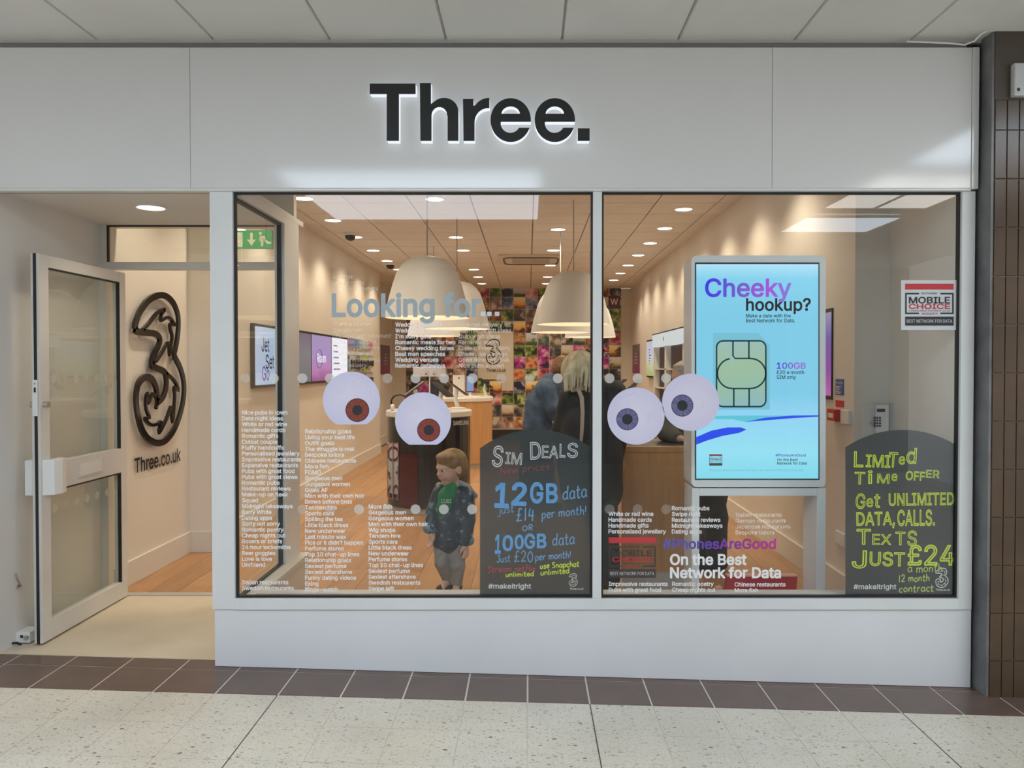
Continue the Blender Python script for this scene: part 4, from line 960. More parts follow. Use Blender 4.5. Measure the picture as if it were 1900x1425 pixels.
# --- round counters with phones
ctop = mat('counter top white', (.74, .72, .68), .3); oak = mottled('counter oak', (.50, .27, .11), (.60, .35, .16), 3, .4, stretch=(8, 8, .6))
def counter(cx, cy, r, m, label, name='display_counter'):
    e = empty(name, (cx, cy, 0), label, 'counter')
    MB().lathe([(r - .03, 0), (r - .03, .06), (r - .005, .06), (r - .005, .955), (r - .02, .955)], (cx, cy, 0), 48).build('drum', m, e)
    MB().lathe([(0.0001, .955), (r, .955), (r + .012, .962), (r + .012, 1.008), (r + .004, 1.018), (.0001, 1.018)], (cx, cy, 0), 48).build('counter_top', ctop, e)
    MB().lathe([(r - .02, .06), (r - .02, .002), (.0001, .002)], (cx, cy, 0), 40).build('kick', mat('counter kick', (.45, .42, .38), .5), e)
    return e
CX1, CY1, R1 = -1.025, 8.25, .43
dark_wrap = mat('counter wrap black', (.022, .020, .022), .22)
c1 = counter(CX1, CY1, R1, dark_wrap, 'round counter wrapped in a black phone advert with a white top')
def wrap_panel(name, a0, a1, z0_, z1_, m, r=R1 + .001):
    mb = MB(); n = 12
    pts = [(CX1 + r * math.cos(a0 + (a1 - a0) * k / n), CY1 + r * math.sin(a0 + (a1 - a0) * k / n)) for k in range(n + 1)]
    mb.add([(x, y, z0_) for x, y in pts] + [(x, y, z1_) for x, y in pts], [(k, k + 1, n + 2 + k, n + 1 + k) for k in range(n)])
    return mb.build(name, m, c1)
D_ = math.radians
wrap_panel('red_band', D_(234), D_(262), .07, .60, mat('wrap red', (.075, .008, .011), .25))
wrap_panel('pale_band', D_(190), D_(233), .19, .70, gradient_print('wrap pale', [(0, (.40, .45, .50)), (.6, (.45, .57, .64)), (1, (.60, .52, .56))], 'Z'))
def on_drum(px, py, lift=.004):
    X = (px - CX) / F; A_ = X * X + 1; B_ = -2 * (X * CX1 + CY1); C_ = CX1 ** 2 + CY1 ** 2 - (R1 + lift) ** 2
    dq = B_ * B_ - 4 * A_ * C_
    if dq < 0: y = CY1
    else: y = (-B_ - math.sqrt(dq)) / (2 * A_)
    return P(px, py, y)
def drum_text(name, body, f, m, bold=0.0):
    me, w_ = text_mesh(body, bold); v = np.empty(len(me.vertices) * 3); me.vertices.foreach_get('co', v); v = v.reshape(-1, 3); lo, hi = v.min(0), v.max(0); t = (v - lo) / np.maximum(hi - lo, 1e-9)
    me.vertices.foreach_set('co', np.array([f(q) - wloc(c1) for q in t]).ravel()); me.materials.append(m); me.update(); return obj(name, me, c1)
drum_text('brand_lettering', 'SAMSUNG', lambda q: on_drum(841 + 28.5 * q[0], 789.5 - 8.5 * q[2] - 1.5 * q[0], .004 + .001 * (1 - q[1])), pw, .03)
me, w_ = text_mesh('S10', .0); v = np.empty(len(me.vertices) * 3); me.vertices.foreach_get('co', v); v = v.reshape(-1, 3)
lo, hi = v.min(0), v.max(0); tt = (v - lo) / np.maximum(hi - lo, 1e-9); qq = []
for q in tt:
    p_ = on_drum(719 + (1 - q[2]) * 21, 929 - q[0] * 101, .004); qq.append(p_ - wloc(c1))
me.vertices.foreach_set('co', np.array(qq).ravel()); me.materials.append(mat('wrap maroon', (.10, .012, .018), .3)); me.update(); obj('model_lettering', me, c1)
for px in (719, 729):
    mb = MB(); zz_ = [on_drum(px, y, .006) for y in (824, 922)]; zz2 = [on_drum(px + 9.5, y, .006) for y in (820, 928)]
    mb.tube([zz_[0], zz_[1], zz2[1], zz2[0], zz_[0]], .004, 5); mb.build('phone_outline', mat('wrap rose', (.45, .22, .24), .3), c1)
c2 = counter(-1.02, 11.85, .49, oak, 'round oak counter with a white top behind the black one')
c3 = counter(1.33, 11.0, .45, oak, 'round oak counter with a white top near the tall meadow screen')
phone_glass = mat('phone glass', (.02, .025, .035), .08); phone_blue = emis('phone screen', (.30, .42, .75), .7)
def phone_stand(x, y, ang, label, lit=False, tilt=.95, s=1.0):
    z = 1.018; e = empty('phone_stand', (x, y, z), label, 'phone', 'phones on display stands')
    ca, sa_ = math.cos(ang), math.sin(ang); f = Vector((ca, sa_, 0)); sd = Vector((-sa_, ca, 0)); u = Vector((0, 0, 1))
    MB().lathe([(.0001, 0), (.055 * s, 0), (.055 * s, .012), (.03 * s, .02), (.0001, .02)], (x, y, z), 20).build('base', white_plastic, e)
    o_ = Vector((x, y, z)); top = o_ + u * .13 * s + f * -.01
    MB().tube([o_ + u * .015, o_ + u * .07 * s - f * .03, top], .014 * s, 8).build('arm', white_plastic, e)
    n_ = (f * math.cos(tilt) + u * math.sin(tilt)); d_ = (u * math.cos(tilt) - f * math.sin(tilt)); w, h = .037 * s, .078 * s
    b0 = [top + n_ * .006 + sd * (i * w) + d_ * (j * h) for i, j in ((-1, -1), (1, -1), (1, 1), (-1, 1))]
    MB().prism(b0, n_ * .009).build('phone', phone_glass, e)
    if lit: MB().poly([p + n_ * .0095 - (p - top - n_ * .006) * .08 for p in b0]).build('lit_screen', phone_blue, e)
phone_stand(-1.2, 8.38, D_(200), 'phone on a tilted white stand at the outer edge of the black counter', s=1.6)
phone_stand(-1.0, 8.5, D_(265), 'phone in the middle of the black counter facing the window', s=1.5, tilt=.5)
phone_stand(-.86, 8.0, D_(-30), 'phone on a bent white stand on the black counter towards the walkway', s=1.6)
phone_stand(-.74, 8.40, D_(20), 'second phone on a bent white stand on the black counter', s=1.6)
phone_stand(-.84, 11.55, D_(270), 'lit phone standing upright on the oak counter', True, .15, 1.5)
phone_stand(-.62, 11.75, D_(-20), 'phone tilted away on the oak counter', s=1.5)
phone_stand(1.22, 10.75, D_(200), 'phone on the counter near the meadow screen, first of two', s=1.5); phone_stand(1.42, 10.72, D_(200), 'phone on the counter near the meadow screen, second of two', s=1.5)
hd = empty('headphones', P(742, 745, 8.08), 'black and white headphones lying on the black counter', 'headphones')
cq = P(742, 748, 8.08); cq.z = 1.03
MB().tube([cq + Vector((.085 * math.cos(t), -.02, .075 + .075 * math.sin(t))) for t in [math.pi * (k / 12 * 1.25 - .1) for k in range(13)]], .009, 8).build('band', black, hd)
for s_ in (-1, 1): MB().tube([cq + Vector((s_ * .085, -.02, .02)), cq + Vector((s_ * .055, -.02, .02))], .034, 14).build('ear_cup', white_plastic if s_ < 0 else black, hd)
pb = empty('price_card', P(797, 752, 8.35), 'white card with two small eyes on a thin pole over the black counter', 'sign')
MB().tube([(P(797, 700, 8.35).x, 8.35, 1.018), (P(797, 700, 8.35).x, 8.35, P(797, 697, 8.35).z)], .007, 8).build('pole', white_plastic, pb)
a, b = P(767, 698.5, 8.35), P(827, 680.5, 8.35); box('card', mat('card lilac white', (.70, .68, .74), .5), a.x, b.x, 8.335, 8.35, a.z, b.z, pb)
for px in (790.5, 805):
    MB().disc(P(px + 2, 692, 8.333), .026, 18, d=.001).build('printed_eye', mat('printed eye white', (.60, .58, .70), .4), pb); MB().disc(P(px, 694, 8.332), .008, 12, d=.001).build('printed_pupil', ink, pb)
bx_ = empty('white_box', P(851, 727, 11.7), 'upright white phone box with a phone in front on the oak counter', 'box')
a, b = P(840.5, 729, 11.75), P(862, 696, 11.75); box('carton', pw, a.x, b.x, 11.72, 11.80, 1.02, b.z, bx_, bevel=.003)
MB().disc(P(851.5, 701.5, 11.718), .012, 14, d=.001).build('emblem', grey_dark, bx_)
# --- service desk and totem
YC = 5.2
sd = empty('service_desk', P(1210, 1000, YC), 'oak fronted service desk with a dark top', 'desk'); sd.location.z = 0
xa, xb = P(1153, 900, YC).x, 1.06; zt_ = P(1200, 837, YC).z
box('front_panel', oak, xa, xb, YC, YC + .03, .12, zt_, sd, bevel=.002); box('side_panel', oak, xa, xa + .03, YC + .03, YC + .5, .12, zt_, sd)
box('end_panel', oak, xb - .03, xb, YC + .03, YC + .5, .12, zt_, sd)
box('top', mat('desk top dark', (.05, .045, .04), .3), xa - .01, xb + .01, YC + .02, YC + .55, zt_, zt_ + .03, sd, bevel=.003); box('edge', oak, xa - .01, xb + .01, YC - .012, YC + .02, zt_ - .005, zt_ + .03, sd, bevel=.002)
box('kick_panel', mat('desk kick', (.55, .53, .50), .5), xa + .005, xb - .005, YC + .01, YC + .48, 0, .12, sd)
YT_ = 4.4; tw = mat('totem white', (.82, .84, .86), .28)
to = empty('advert_totem', P(1408, 1150, YT_), 'tall white advertising totem with a bright blue phone deal screen', 'screen'); to.location.z = 0
def rrect(px0, px1, py0, py1, Y, r=10, n=5):
    pts = []
    for cx, cy, a0 in ((px1 - r, py0 + r, 0), (px0 + r, py0 + r, 90), (px0 + r, py1 - r, 180), (px1 - r, py1 - r, 270)):
        for k in range(n + 1):
            a = D_(a0 + 90 * k / n); pts.append(P(cx + r * math.cos(a), cy - r * math.sin(a), Y))
    return pts
MB().prism(rrect(1283, 1532, 474, 904, YT_), (0, .22, 0)).build('casing', tw, to)
lower = rrect(1284, 1533, 906, 1130, YT_); zlo = .0
a, b, c, d = P(1284, 920, YT_).x, P(1298, 920, YT_).x, P(1516, 920, YT_).x, P(1533, 920, YT_).x; zq0, zq1 = P(1400, 920, YT_).z, P(1400, 906, YT_).z
for x0_, x1_ in ((a, b), (c, d)): box('leg', tw, x0_, x1_, YT_, YT_ + .22, 0, zq1 - .0, to, bevel=.004)
box('cross_bar', tw, b, c, YT_, YT_ + .22, zq0, zq1, to, bevel=.002); box('foot_bar', tw, b, c, YT_ + .02, YT_ + .2, 0, .04, to, bevel=.003)
bz = MB().prism([P(1289.5, 487, YT_ - .001), P(1520.5, 487, YT_ - .001), P(1520.5, 890.5, YT_ - .001), P(1289.5, 890.5, YT_ - .001)], (0, .004, 0)).build('bezel', black, to)
tsc = gradient_screen('totem screen', [(0, (.23, .72, .88)), (.12, (.32, .78, .95)), (.30, (.30, .68, .95)), (.40, (.22, .62, .85)), (.75, (.22, .62, .84)), (.93, (.24, .66, .90)), (1, (.45, .80, .98))], 'Z', 1.0)
scr = MB().prism([P(1292, 490, YT_ - .003), P(1518.5, 490, YT_ - .003), P(1518.5, 888, YT_ - .003), P(1292, 888, YT_ - .003)], (0, .002, 0)).build('screen', tsc, to)
def tt_(body, px, py, cap, m, w=None, bold=.02): return text_at('screen_text', body, P(px, py, YT_ - .0036), cap * YT_ / F, m, scr_root, width=(w * YT_ / F) if w else None, bold=bold)
scr_root = to
def grad_x(name, stops, strength): return gradient_screen(name, stops, 'X', strength)
chk = grad_x('screen indigo to violet', [(0, (.03, .03, .80)), (.4, (.18, .10, .62)), (.75, (.38, .08, .72)), (1, (.20, .20, .75))], 1.0)
tt_('Cheeky', 1308, 550, 32, chk, 160, .035); tt_('hookup?', 1384, 576, 22, ink, 120, .035)
tt_('Make a date with the', 1384, 589, 6.5, ink, 83); tt_('Best Network for Data.', 1384, 598, 6.5, ink, 91)
tt_('100GB', 1441, 684, 11, chk, 54, .03); tt_('£20 a month', 1441, 694, 6.5, ink, 51); tt_('SIM only', 1441, 703, 6.5, ink, 36)
tt_('#PhonesAreGood', 1439, 847, 5, emis('screen indigo small', (.12, .06, .5), .8), 56); tt_('On the Best', 1442, 855.5, 5, ink, 38); tt_('Network for Data', 1442, 862, 5, ink, 55)
fp = MB(); rf = random.Random(2)
for v_ in (871.5, 874):
    u_ = 1316
    while u_ < 1490: w_f = rf.uniform(3, 9); fp.poly([P(u_, v_, YT_ - .0036), P(u_ + w_f, v_, YT_ - .0036), P(u_ + w_f, v_ - .9, YT_ - .0036), P(u_, v_ - .9, YT_ - .0036)]); u_ += w_f + 1.5
tag(fp.build('fine_print', emis('screen faint print', (.20, .56, .74), .9), to), kind='stuff')
# sim card picture, wave and award on the screen
simc = gradient_screen('sim card', [(0, (.35, .62, .66)), (.35, (.40, .66, .50)), (.6, (.44, .66, .45)), (1, (.42, .66, .62))], 'Z', .8, .5, 2.0)
MB().poly([P(x, y, YT_ - .0035) for x, y in ((1323, 618), (1407, 618), (1428, 640), (1428, 760), (1323, 760))]).build('sim_card_shadow', emis('sim shade', (.20, .58, .74), .9), scr_root)
MB().poly(rrect(1329, 1421.5, 632, 755, YT_ - .0038, 12)).build('sim_card', simc, scr_root)
teal = mat('sim line teal', (.005, .07, .09), .4)
def sline(pts, w=1.5):
    mb = MB(); c = [Vector(p) for p in pts]; ribbon(mb, c, w, lambda q: P(q.x, q.y, YT_ - .0042)); mb.build('sim_line', teal, scr_root)
def rr2(px0, px1, py0, py1, r, n=6):
    pts = []
    for cx, cy, a0 in ((px1 - r, py0 + r, 0), (px0 + r, py0 + r, 90), (px0 + r, py1 - r, 180), (px1 - r, py1 - r, 270)):
        for k in range(n + 1): a = D_(a0 + 90 * k / n); pts.append((cx + r * math.cos(a), cy - r * math.sin(a)))
    return pts + [pts[0]]
sline(rr2(1329.5, 1421, 632.5, 754.5, 12)); sline([(1360, 633), (1360, 660), (1364, 665), (1392, 665)] + arc(1392, 693, 29, 28, 90, -90, 12) + [(1360, 721)] + arc(1359, 693, 28, 28, 270, 100, 12)); sline([(1389.5, 633), (1389.5, 665)])
sline([(1361.5, 721), (1361.5, 754)]); sline([(1390, 721), (1390, 754)])
blue_w = emis('screen wave blue', (.01, .06, .85), 1.0)
MB().poly([P(x, y, YT_ - .0034) for x, y in [(1382, 783), (1420, 775), (1470, 771), (1519, 770.5), (1519, 773), (1470, 776), (1420, 780)]]).build('wave', blue_w, scr_root)
MB().poly([P(x, y, YT_ - .0034) for x, y in [(1292, 811), (1320, 799), (1350, 793), (1375, 793), (1385, 797), (1372, 803), (1340, 809), (1310, 818), (1292, 825)]]).build('wave', blue_w, scr_root)
MB().poly([P(x, y, YT_ - .0033) for x, y in [(1292, 772), (1380, 771), (1519, 771), (1420, 778), (1385, 783), (1360, 778), (1292, 777)]]).build('wave_light', emis('screen wave aqua', (.12, .62, .78), .9), scr_root)
red_bar = mat('award red', (.52, .02, .03), .45)
def award(parent, px0, py0, w, Y, mats, small=False):
    """award badge: red bar, frame, two words, black strip; w = width in photo pixels"""
    k = w / 98.0; X = lambda u: px0 + u * k; Z = lambda v: py0 + v * k
    def rect(nm, u0, u1, v0, v1, m, dy=0.0): MB().poly([P(X(u0), Z(v0), Y - dy), P(X(u1), Z(v0), Y - dy), P(X(u1), Z(v1), Y - dy), P(X(u0), Z(v1), Y - dy)]).build(nm, m, parent)
    red, dark, lt = mats
    rect('red_bar', 0, 91, 0, 11, red)
    for r in ((0, 26, 17, 20), (66, 91, 17, 20), (0, 3, 20, 54), (88, 91, 20, 54), (0, 26, 54, 57), (66, 91, 54, 57)): rect('badge_frame', *r, dark)
    def tx(b, u0, u1, v, cap, m, dy=.0006, bd=.03): text_at('badge_text', b, P(X(u0), Z(v), Y - dy), cap * k * Y / F, m, parent, width=(u1 - u0) * k * Y / F, bold=bd)
    tx('techradar', 30, 61, 19.5, 4, dark, bd=.0); tx('MOBILE', 7, 84, 36.5, 11.5, dark); tx('CHOICE', 7, 84, 47, 9, red)
    tx('CONSUMER AWARDS 2018', 7, 84, 52, 2.6, dark, bd=.0); tx('WINNER', 31, 61, 58, 4, red, bd=.0)
    rect('black_strip', 0, 91, 61.5, 78.5, dark); tx('BEST NETWORK FOR DATA', 3, 88, 73, 6, lt, .0012, .0)
award(scr_root, 1316, 843, 26, YT_ - .0036, (red_bar, ink, pw))
# --- red card at the foot of the totem
rc = empty('red_card', (P(1415, 1090, 4.62).x, 4.66, 0), 'red folded leaflet box standing on the floor at the foot of the totem', 'box')
a, b = P(1348, 1100, 4.62), P(1484, 1073, 4.62); redm = mat('leaflet red', (.50, .015, .03), .4)
MB().prism([(a.x - .02, 4.62, 0), (b.x - .03, 4.62, 0), (b.x, 4.66, b.z), (a.x + .015, 4.66, b.z)], (0, .05, 0)).build('box_body', redm, rc)
box('rim', mat('leaflet pink', (.7, .35, .35), .5), a.x + .014, b.x + .001, 4.655, 4.712, b.z, b.z + .006, rc)
MB().hexa([(P(1325, 1100, 4.7).x, 4.66, 0), (a.x - .02, 4.66, 0), (a.x - .02, 4.72, 0), (P(1325, 1100, 4.7).x, 4.72, 0)],
          [(P(1327, 1088, 4.7).x, 4.66, P(1327, 1089, 4.7).z), (a.x - .015, 4.66, P(1327, 1087, 4.7).z), (a.x - .015, 4.72, P(1327, 1087, 4.7).z), (P(1327, 1088, 4.7).x, 4.72, P(1327, 1089, 4.7).z)]).build('side_flap', mat('leaflet pink', (.7, .35, .35), .5), rc)
# ================================================================== ON THE WINDOW GLASS
YV = YG - .002
def spx(n): return n * YV / F
def lines(label, px, py, items, m, cap=7.4, pitch=10.86, bold=.034):
    """a column of vinyl lettering, one line of text under the other; py is the first baseline"""
    e = empty('vinyl_lettering', P(px, py + pitch * (len(items) - 1), YV), label, 'lettering')
    for i, t in enumerate(items):
        if t: text_at('text_line', t, P(px, py + pitch * i, YV), spx(cap), m, e, bold=bold)
    return e
lines('white column of phrases running from nice pubs in town down to the window sill', 449, 769, ['Nice pubs in town', 'Date night ideas', 'White or red wine', 'Handmade cards', 'Romantic gifts', 'Cutest couple', 'Fluffy handcuffs', 'Personalised jewellery', 'Impressive restaurants', 'Expensive restaurants', 'Pubs with great food', 'Pubs with great views', 'Romantic pubs', 'Restaurant reviews', 'Make-up on fleek', 'Squad', 'Midnight takeaways', 'Barry White', 'Dating apps', 'Sorry not sorry', 'Romantic poetry', 'Cheap nights out', 'Boxers or briefs', '24 hour locksmiths', 'Beer goggles', 'Love is love', 'Umfriend', None, None, 'Italian restaurants', 'Swedish restaurants'], vinyl_white)
lines('white column of phrases from relationship goals to binge-watch under the first red eye', 566, 804, ['Relationship goals', 'Living your best life', 'Outfit goals', 'The struggle is real', 'Bespoke tailors', 'Chinese restaurants', 'More fish', 'FOMO', 'Gorgeous men', 'Gorgeous women', 'Goals AF', 'Men with their own hair', 'Brows before bros', 'Tandem hire', 'Sports cars', 'Spilling the tea', 'Little black dress', 'New underwear', 'Last minute wax', "Pics or it didn't happen", 'Perfume stores', 'Top 10 chat-up lines', 'Relationship goals', 'Sexiest perfume', 'Sexiest aftershave', 'Funny dating videos', 'Exing', 'Binge-watch'], vinyl_white)
lines('white column of phrases from more fish to swipe left beside the boy', 684, 943.5, ['More fish', 'Gorgeous men', 'Gorgeous women', 'Men with their own hair', 'Wig shops', 'Tandem hire', 'Sports cars', 'Little black dress', 'New underwear', 'Perfume stores', 'Top 10 chat-up lines', 'Sexiest perfume', 'Sexiest aftershave', 'Swedish restaurants', 'Swipe left'], vinyl_white)
lines('white column of wedding phrases in front of the dark photo tiles', 733.5, 606, ['Wedding planners', 'Wedding dress shops', "I'm sorry gifts", 'Romantic meals for two', 'Cheesy wedding tunes', 'Best man speeches', 'Wedding venues', 'Romantic getaways'], vinyl_white)
lines('white column of phrases ending in nice pubs over the logo panel', 851, 606, ['3am nail delivery', 'Alternative gift ideas', 'Quirky gift ideas', 'Romantic walks', 'Classic French films', 'Cheesy love songs', 'Good wine with fish', 'Nice pubs in town'], film('white vinyl half worn', (.88, .88, .87), .78, .4), bold=0)
lines('faint column of phrases under the big heading beside the wall screens', 616.5, 605, ['Theatre tickets', 'Cheeky text', 'That special restaurant', 'Romantic recipes', "I'm sorry presents", 'That special gift', 'Florists in this area', 'Food delivery'], vinyl_faint, pitch=10.9, bold=0)
lines('faint phrases above the big heading', 616.5, 517, ['Surprise', 'Secret spots', 'Birthday surprises'], vinyl_faint, pitch=10.9, bold=0)
hd_ = empty('vinyl_heading', P(616, 587, YV), 'big pale blue-grey heading Looking for across the window', 'lettering')
text_at('text_line', 'Looking for', P(615.5, 586.5, YV), spx(40), mat('pale blue-grey vinyl', (.36, .42, .45), .5), hd_, width=spx(893 - 615.5), bold=.05)
for px in (892, 904, 918): MB().poly([P(px, 586.5, YV), P(px + 8.5, 586.5, YV), P(px + 8.5, 578.5, YV), P(px, 578.5, YV)]).build('full_stop', film('pale blue vinyl', (.66, .74, .80), .85, .45), hd_)
lines('four white phrases starting with white or red wine above the faded award badge', 1129, 957, ['White or red wine', 'Handmade cards', 'Handmade gifts', 'Personalised jewellery'], vinyl_white)
lines('five white phrases ending in dating apps above the purple hashtag', 1246.5, 946.5, ['Romantic pubs', 'Swipe right', 'Restaurant reviews', 'Midnight takeaways', 'Dating apps'], vinyl_white)
lines('four faint phrases about foreign restaurants and tailors', 1365, 959, ['Italian restaurants', 'German restaurants', 'Japanese restaurants', 'Bespoke tailors'], film('white vinyl half worn', (.88, .88, .87), .78, .4), bold=0)
lines('two white phrases on restaurants and pubs under the faded badge', 1129.5, 1087, ['Impressive restaurants', 'Pubs with great food'], vinyl_white)
lines('two white phrases starting with romantic poetry at the totem leg', 1247, 1087, ['Romantic poetry', 'Cheap nights out'], vinyl_white)
lines('two white phrases across the red leaflet box', 1363, 1088, ['Chinese restaurants', 'More fish'], vinyl_white)
hsh = empty('vinyl_heading', P(1229, 1018, YV), 'hashtag in bold letters fading from indigo to magenta', 'lettering')
hgm = mat('hashtag gradient', (.1, .05, .4), .45); nt, b_ = nodes(hgm); tc = nt.nodes.new('ShaderNodeTexCoord'); sp = nt.nodes.new('ShaderNodeSeparateXYZ'); nt.links.new(tc.outputs['Generated'], sp.inputs[0])
nt.links.new(ramp(nt, sp.outputs['X'], [(0, (.13, .12, .42)), (.4, (.13, .07, .42)), (.7, (.30, .04, .34)), (1, (.55, .03, .30))]), b_.inputs['Base Color'])
text_at('text_line', '#PhonesAreGood', P(1229.5, 1018, YV), spx(18), hgm, hsh, width=spx(211), bold=.045)
bb = empty('vinyl_heading', P(1243, 1072, YV), 'large white slogan about the best network under the hashtag', 'lettering')
text_at('text_line', 'On the Best', P(1243, 1047.5, YV), spx(19), vinyl_white, bb, width=spx(143), bold=.048); text_at('text_line', 'Network for Data', P(1243, 1072, YV), spx(19), vinyl_white, bb, width=spx(207), bold=.048)
# award badges
aw1 = empty('award_sticker', P(1726, 612, YV), 'opaque white award sticker with a red bar beside the window post', 'sticker')
MB().poly([P(1672, 520, YV), P(1777.5, 520, YV), P(1777.5, 612, YV), P(1672, 612, YV)]).build('backing', mat('sticker white', (.60, .62, .63), .45), aw1)
award(aw1, 1679.5, 526.5, 97, YV - .0008, (red_bar, ink, pw))
aw2 = empty('award_sticker', P(1173, 1070, YV), 'see-through faded award sticker low beside the mullion', 'sticker')
award(aw2, 1129.5, 997, 94, YV, (film('faded red vinyl', (.60, .04, .06), .85), film('faded black vinyl', (.05, .045, .045), .9), film('faded white vinyl', (.75, .74, .72), .8)))
# frosted safety dots
def dot(px, py, grp, lab, m):
    o = MB().disc(P(px, py, YV), spx(9.2), 24).build('frosted_dot', m); c = P(px, py, YV)
    o.data.transform(Matrix.Translation(-c)); o.location = c; tag(o, lab, 'sticker', grp)
dot_faint = film('frosted dot worn', (.66, .62, .57), .38, .6)
for px in (455, 508, 561, 612, 719, 771, 824, 876.5, 930, 983, 1035): dot(px, 702, 'upper row of frosted dots on the window', 'round frosted dot in the upper row across the shop window', dot_faint if px in (455, 719, 930, 983) else dotm)
for px in (1131, 1183, 1236): dot(px, 702, 'upper row of frosted dots by the blue eyes', 'round frosted dot above the blue-eyed stickers', dotm)
for px in (561, 613, 666, 719, 771, 823.5, 876): dot(px, 945, 'lower row of frosted dots on the window', 'round frosted dot in the lower row in front of the boy and the lettering', dot_faint if px in (561, 613, 719) else dotm)
for px in (1131, 1183, 1236, 1288): dot(px, 945, 'lower row of frosted dots by the desk', 'faint round frosted dot in front of the oak service desk', film('frosted dot faint', (.62, .57, .52), .22, .6))
# eyeball stickers
def eyeball(px, py, r, ipx, ipy, ir, pr, iris, flat, label, hl):
    e = empty('eyeball_sticker', P(px, py + r, YV), label, 'sticker')
    pts = []
    for k in range(72):
        a = 2 * math.pi * k / 72; x, y = px + r * math.cos(a), py + r * math.sin(a)
        pts.append(P(x, min(y, flat) if flat else y, YV - .001))
    m = mat('eyeball print', (.72, .70, .82), .3)
    MB().prism(pts, (0, .0008, 0)).build('eyeball', EYEM, e)
    rim_ = MB(); rim_.disc(P(ipx, ipy, YV - .0014), spx(ir), 40); rim_.build('iris_rim', mat('iris rim %s' % iris[0], iris[1], .4), e)
    MB().disc(P(ipx, ipy, YV - .0018), spx(ir * .93), 40).build('iris', iris[2], e)
    MB().disc(P(ipx, ipy, YV - .0022), spx(pr), 32).build('pupil', mat('pupil print', (.028, .026, .032), .4), e)
    for cxo, cyo, rr, a0, a1, w in hl:
        mb = MB(); c = [Vector((px + cxo + rr * math.cos(D_(a0 + (a1 - a0) * k / 14)), py + cyo + rr * math.sin(D_(a0 + (a1 - a0) * k / 14)))) for k in range(15)]
        ribbon(mb, c, [w * math.sin(math.pi * (k + .3) / 15) for k in range(15)], lambda q: P(q.x, q.y, YV - .0016)); mb.build('glint', film('glint print', (.92, .90, .97), .5), e)
EYEM = mat('eyeball lilac print', (.6, .58, .75), .35); nt, b_ = nodes(EYEM); tc = nt.nodes.new('ShaderNodeTexCoord'); gd = nt.nodes.new('ShaderNodeTexGradient'); gd.gradient_type = 'SPHERICAL'
mp = nt.nodes.new('ShaderNodeMapping'); mp.inputs['Location'].default_value = (-.55, 0, -.55); mp.inputs['Scale'].default_value = (1.1, 0, 1.1); nt.links.new(tc.outputs['Generated'], mp.inputs[0]); nt.links.new(mp.outputs[0], gd.inputs[0])
nt.links.new(ramp(nt, gd.outputs[0], [(0, (.70, .70, .86)), (.35, (.62, .60, .80)), (.7, (.70, .66, .82)), (1, (.74, .70, .84))]), b_.inputs['Base Color'])
def iris_mat(name, c1, c2, c3):
    m = mat(name, c1, .4); nt, b = nodes(m); v = coords(nt, 'Object'); tcx = nt.nodes.new('ShaderNodeTexCoord'); mp = nt.nodes.new('ShaderNodeMapping'); mp.inputs['Location'].default_value = (-.5, 0, -.5); nt.links.new(tcx.outputs['Generated'], mp.inputs[0])
    g = nt.nodes.new('ShaderNodeTexGradient'); g.gradient_type = 'RADIAL'; sw = nt.nodes.new('ShaderNodeMapping'); sw.inputs['Rotation'].default_value = (math.pi / 2, 0, 0); nt.links.new(mp.outputs[0], sw.inputs[0]); nt.links.new(sw.outputs[0], g.inputs[0])
    n = nt.nodes.new('ShaderNodeTexNoise'); n.noise_dimensions = '1D'; n.inputs['Scale'].default_value = 55; n.inputs['Detail'].default_value = 2; nt.links.new(g.outputs[0], n.inputs['W'])
    nt.links.new(ramp(nt, n.outputs['Fac'], [(.3, c1), (.52, c2), (.72, c3)]), b.inputs['Base Color']); return m
red_iris = ('red', (.045, .015, .025), iris_mat('iris red', (.17, .025, .02), (.25, .045, .03), (.33, .09, .05)))
blue_iris = ('blue', (.055, .05, .12), iris_mat('iris blue', (.06, .06, .17), (.13, .13, .28), (.30, .30, .42)))
HL = ((0, 0, 38, -100, -15, 2.0), (6, 4, 30, 200, 250, 1.6)); HB = ((0, 0, 42, -140, -75, 2.0), (-2, 0, 26, -20, 40, 1.6))
eyeball(652, 742.5, 53, 663, 761, 22, 9.5, red_iris, 787.5, 'flat-bottomed eyeball sticker with a red iris in front of the wall screens', HL)
eyeball(785, 780, 52, 795.5, 798, 21.5, 9.5, red_iris, 825, 'flat-bottomed eyeball sticker with a red iris over the black counter', HL)
eyeball(1180, 772, 53, 1164, 778, 20.5, 9.8, blue_iris, None, 'round eyeball sticker with a blue iris over the service desk', HB)
eyeball(1281.5, 746.5, 53, 1266, 752.5, 20.5, 9.8, blue_iris, None, 'round eyeball sticker with a blue iris overlapping the totem', HB)
# chalk boards: dark see-through film with hand lettering
YBd = YG + .006
chalk_film = film('chalkboard film', (.040, .047, .052), .93, .4)
def board(px0, px1, pyt, pys, pyb, label):
    e = empty('chalkboard', P((px0 + px1) / 2, pyb, YBd), label, 'chalkboard')
    w = (px1 - px0) / 2; cx = (px0 + px1) / 2; h = pys - pyt; R_ = (w * w + h * h) / (2 * h)
    pts = [P(px0, pyb, YBd), P(px1, pyb, YBd)]
    for k in range(25):
        x = px1 - (px1 - px0) * k / 24; y = pyt + R_ - math.sqrt(max(R_ * R_ - (x - cx) ** 2, 0)); pts.append(P(x, y, YBd))
    MB().poly(pts).build('board_film', chalk_film, e); return e
YI = YG + .004
def bubble(t, px, py, cap, w, m, par, rot=0.0, th=.045): return text_at('chalk_outline_text', t, P(px, py, YI), spx(cap), m, par, width=spx(w), bold=.0, outline=th, rot=rot)
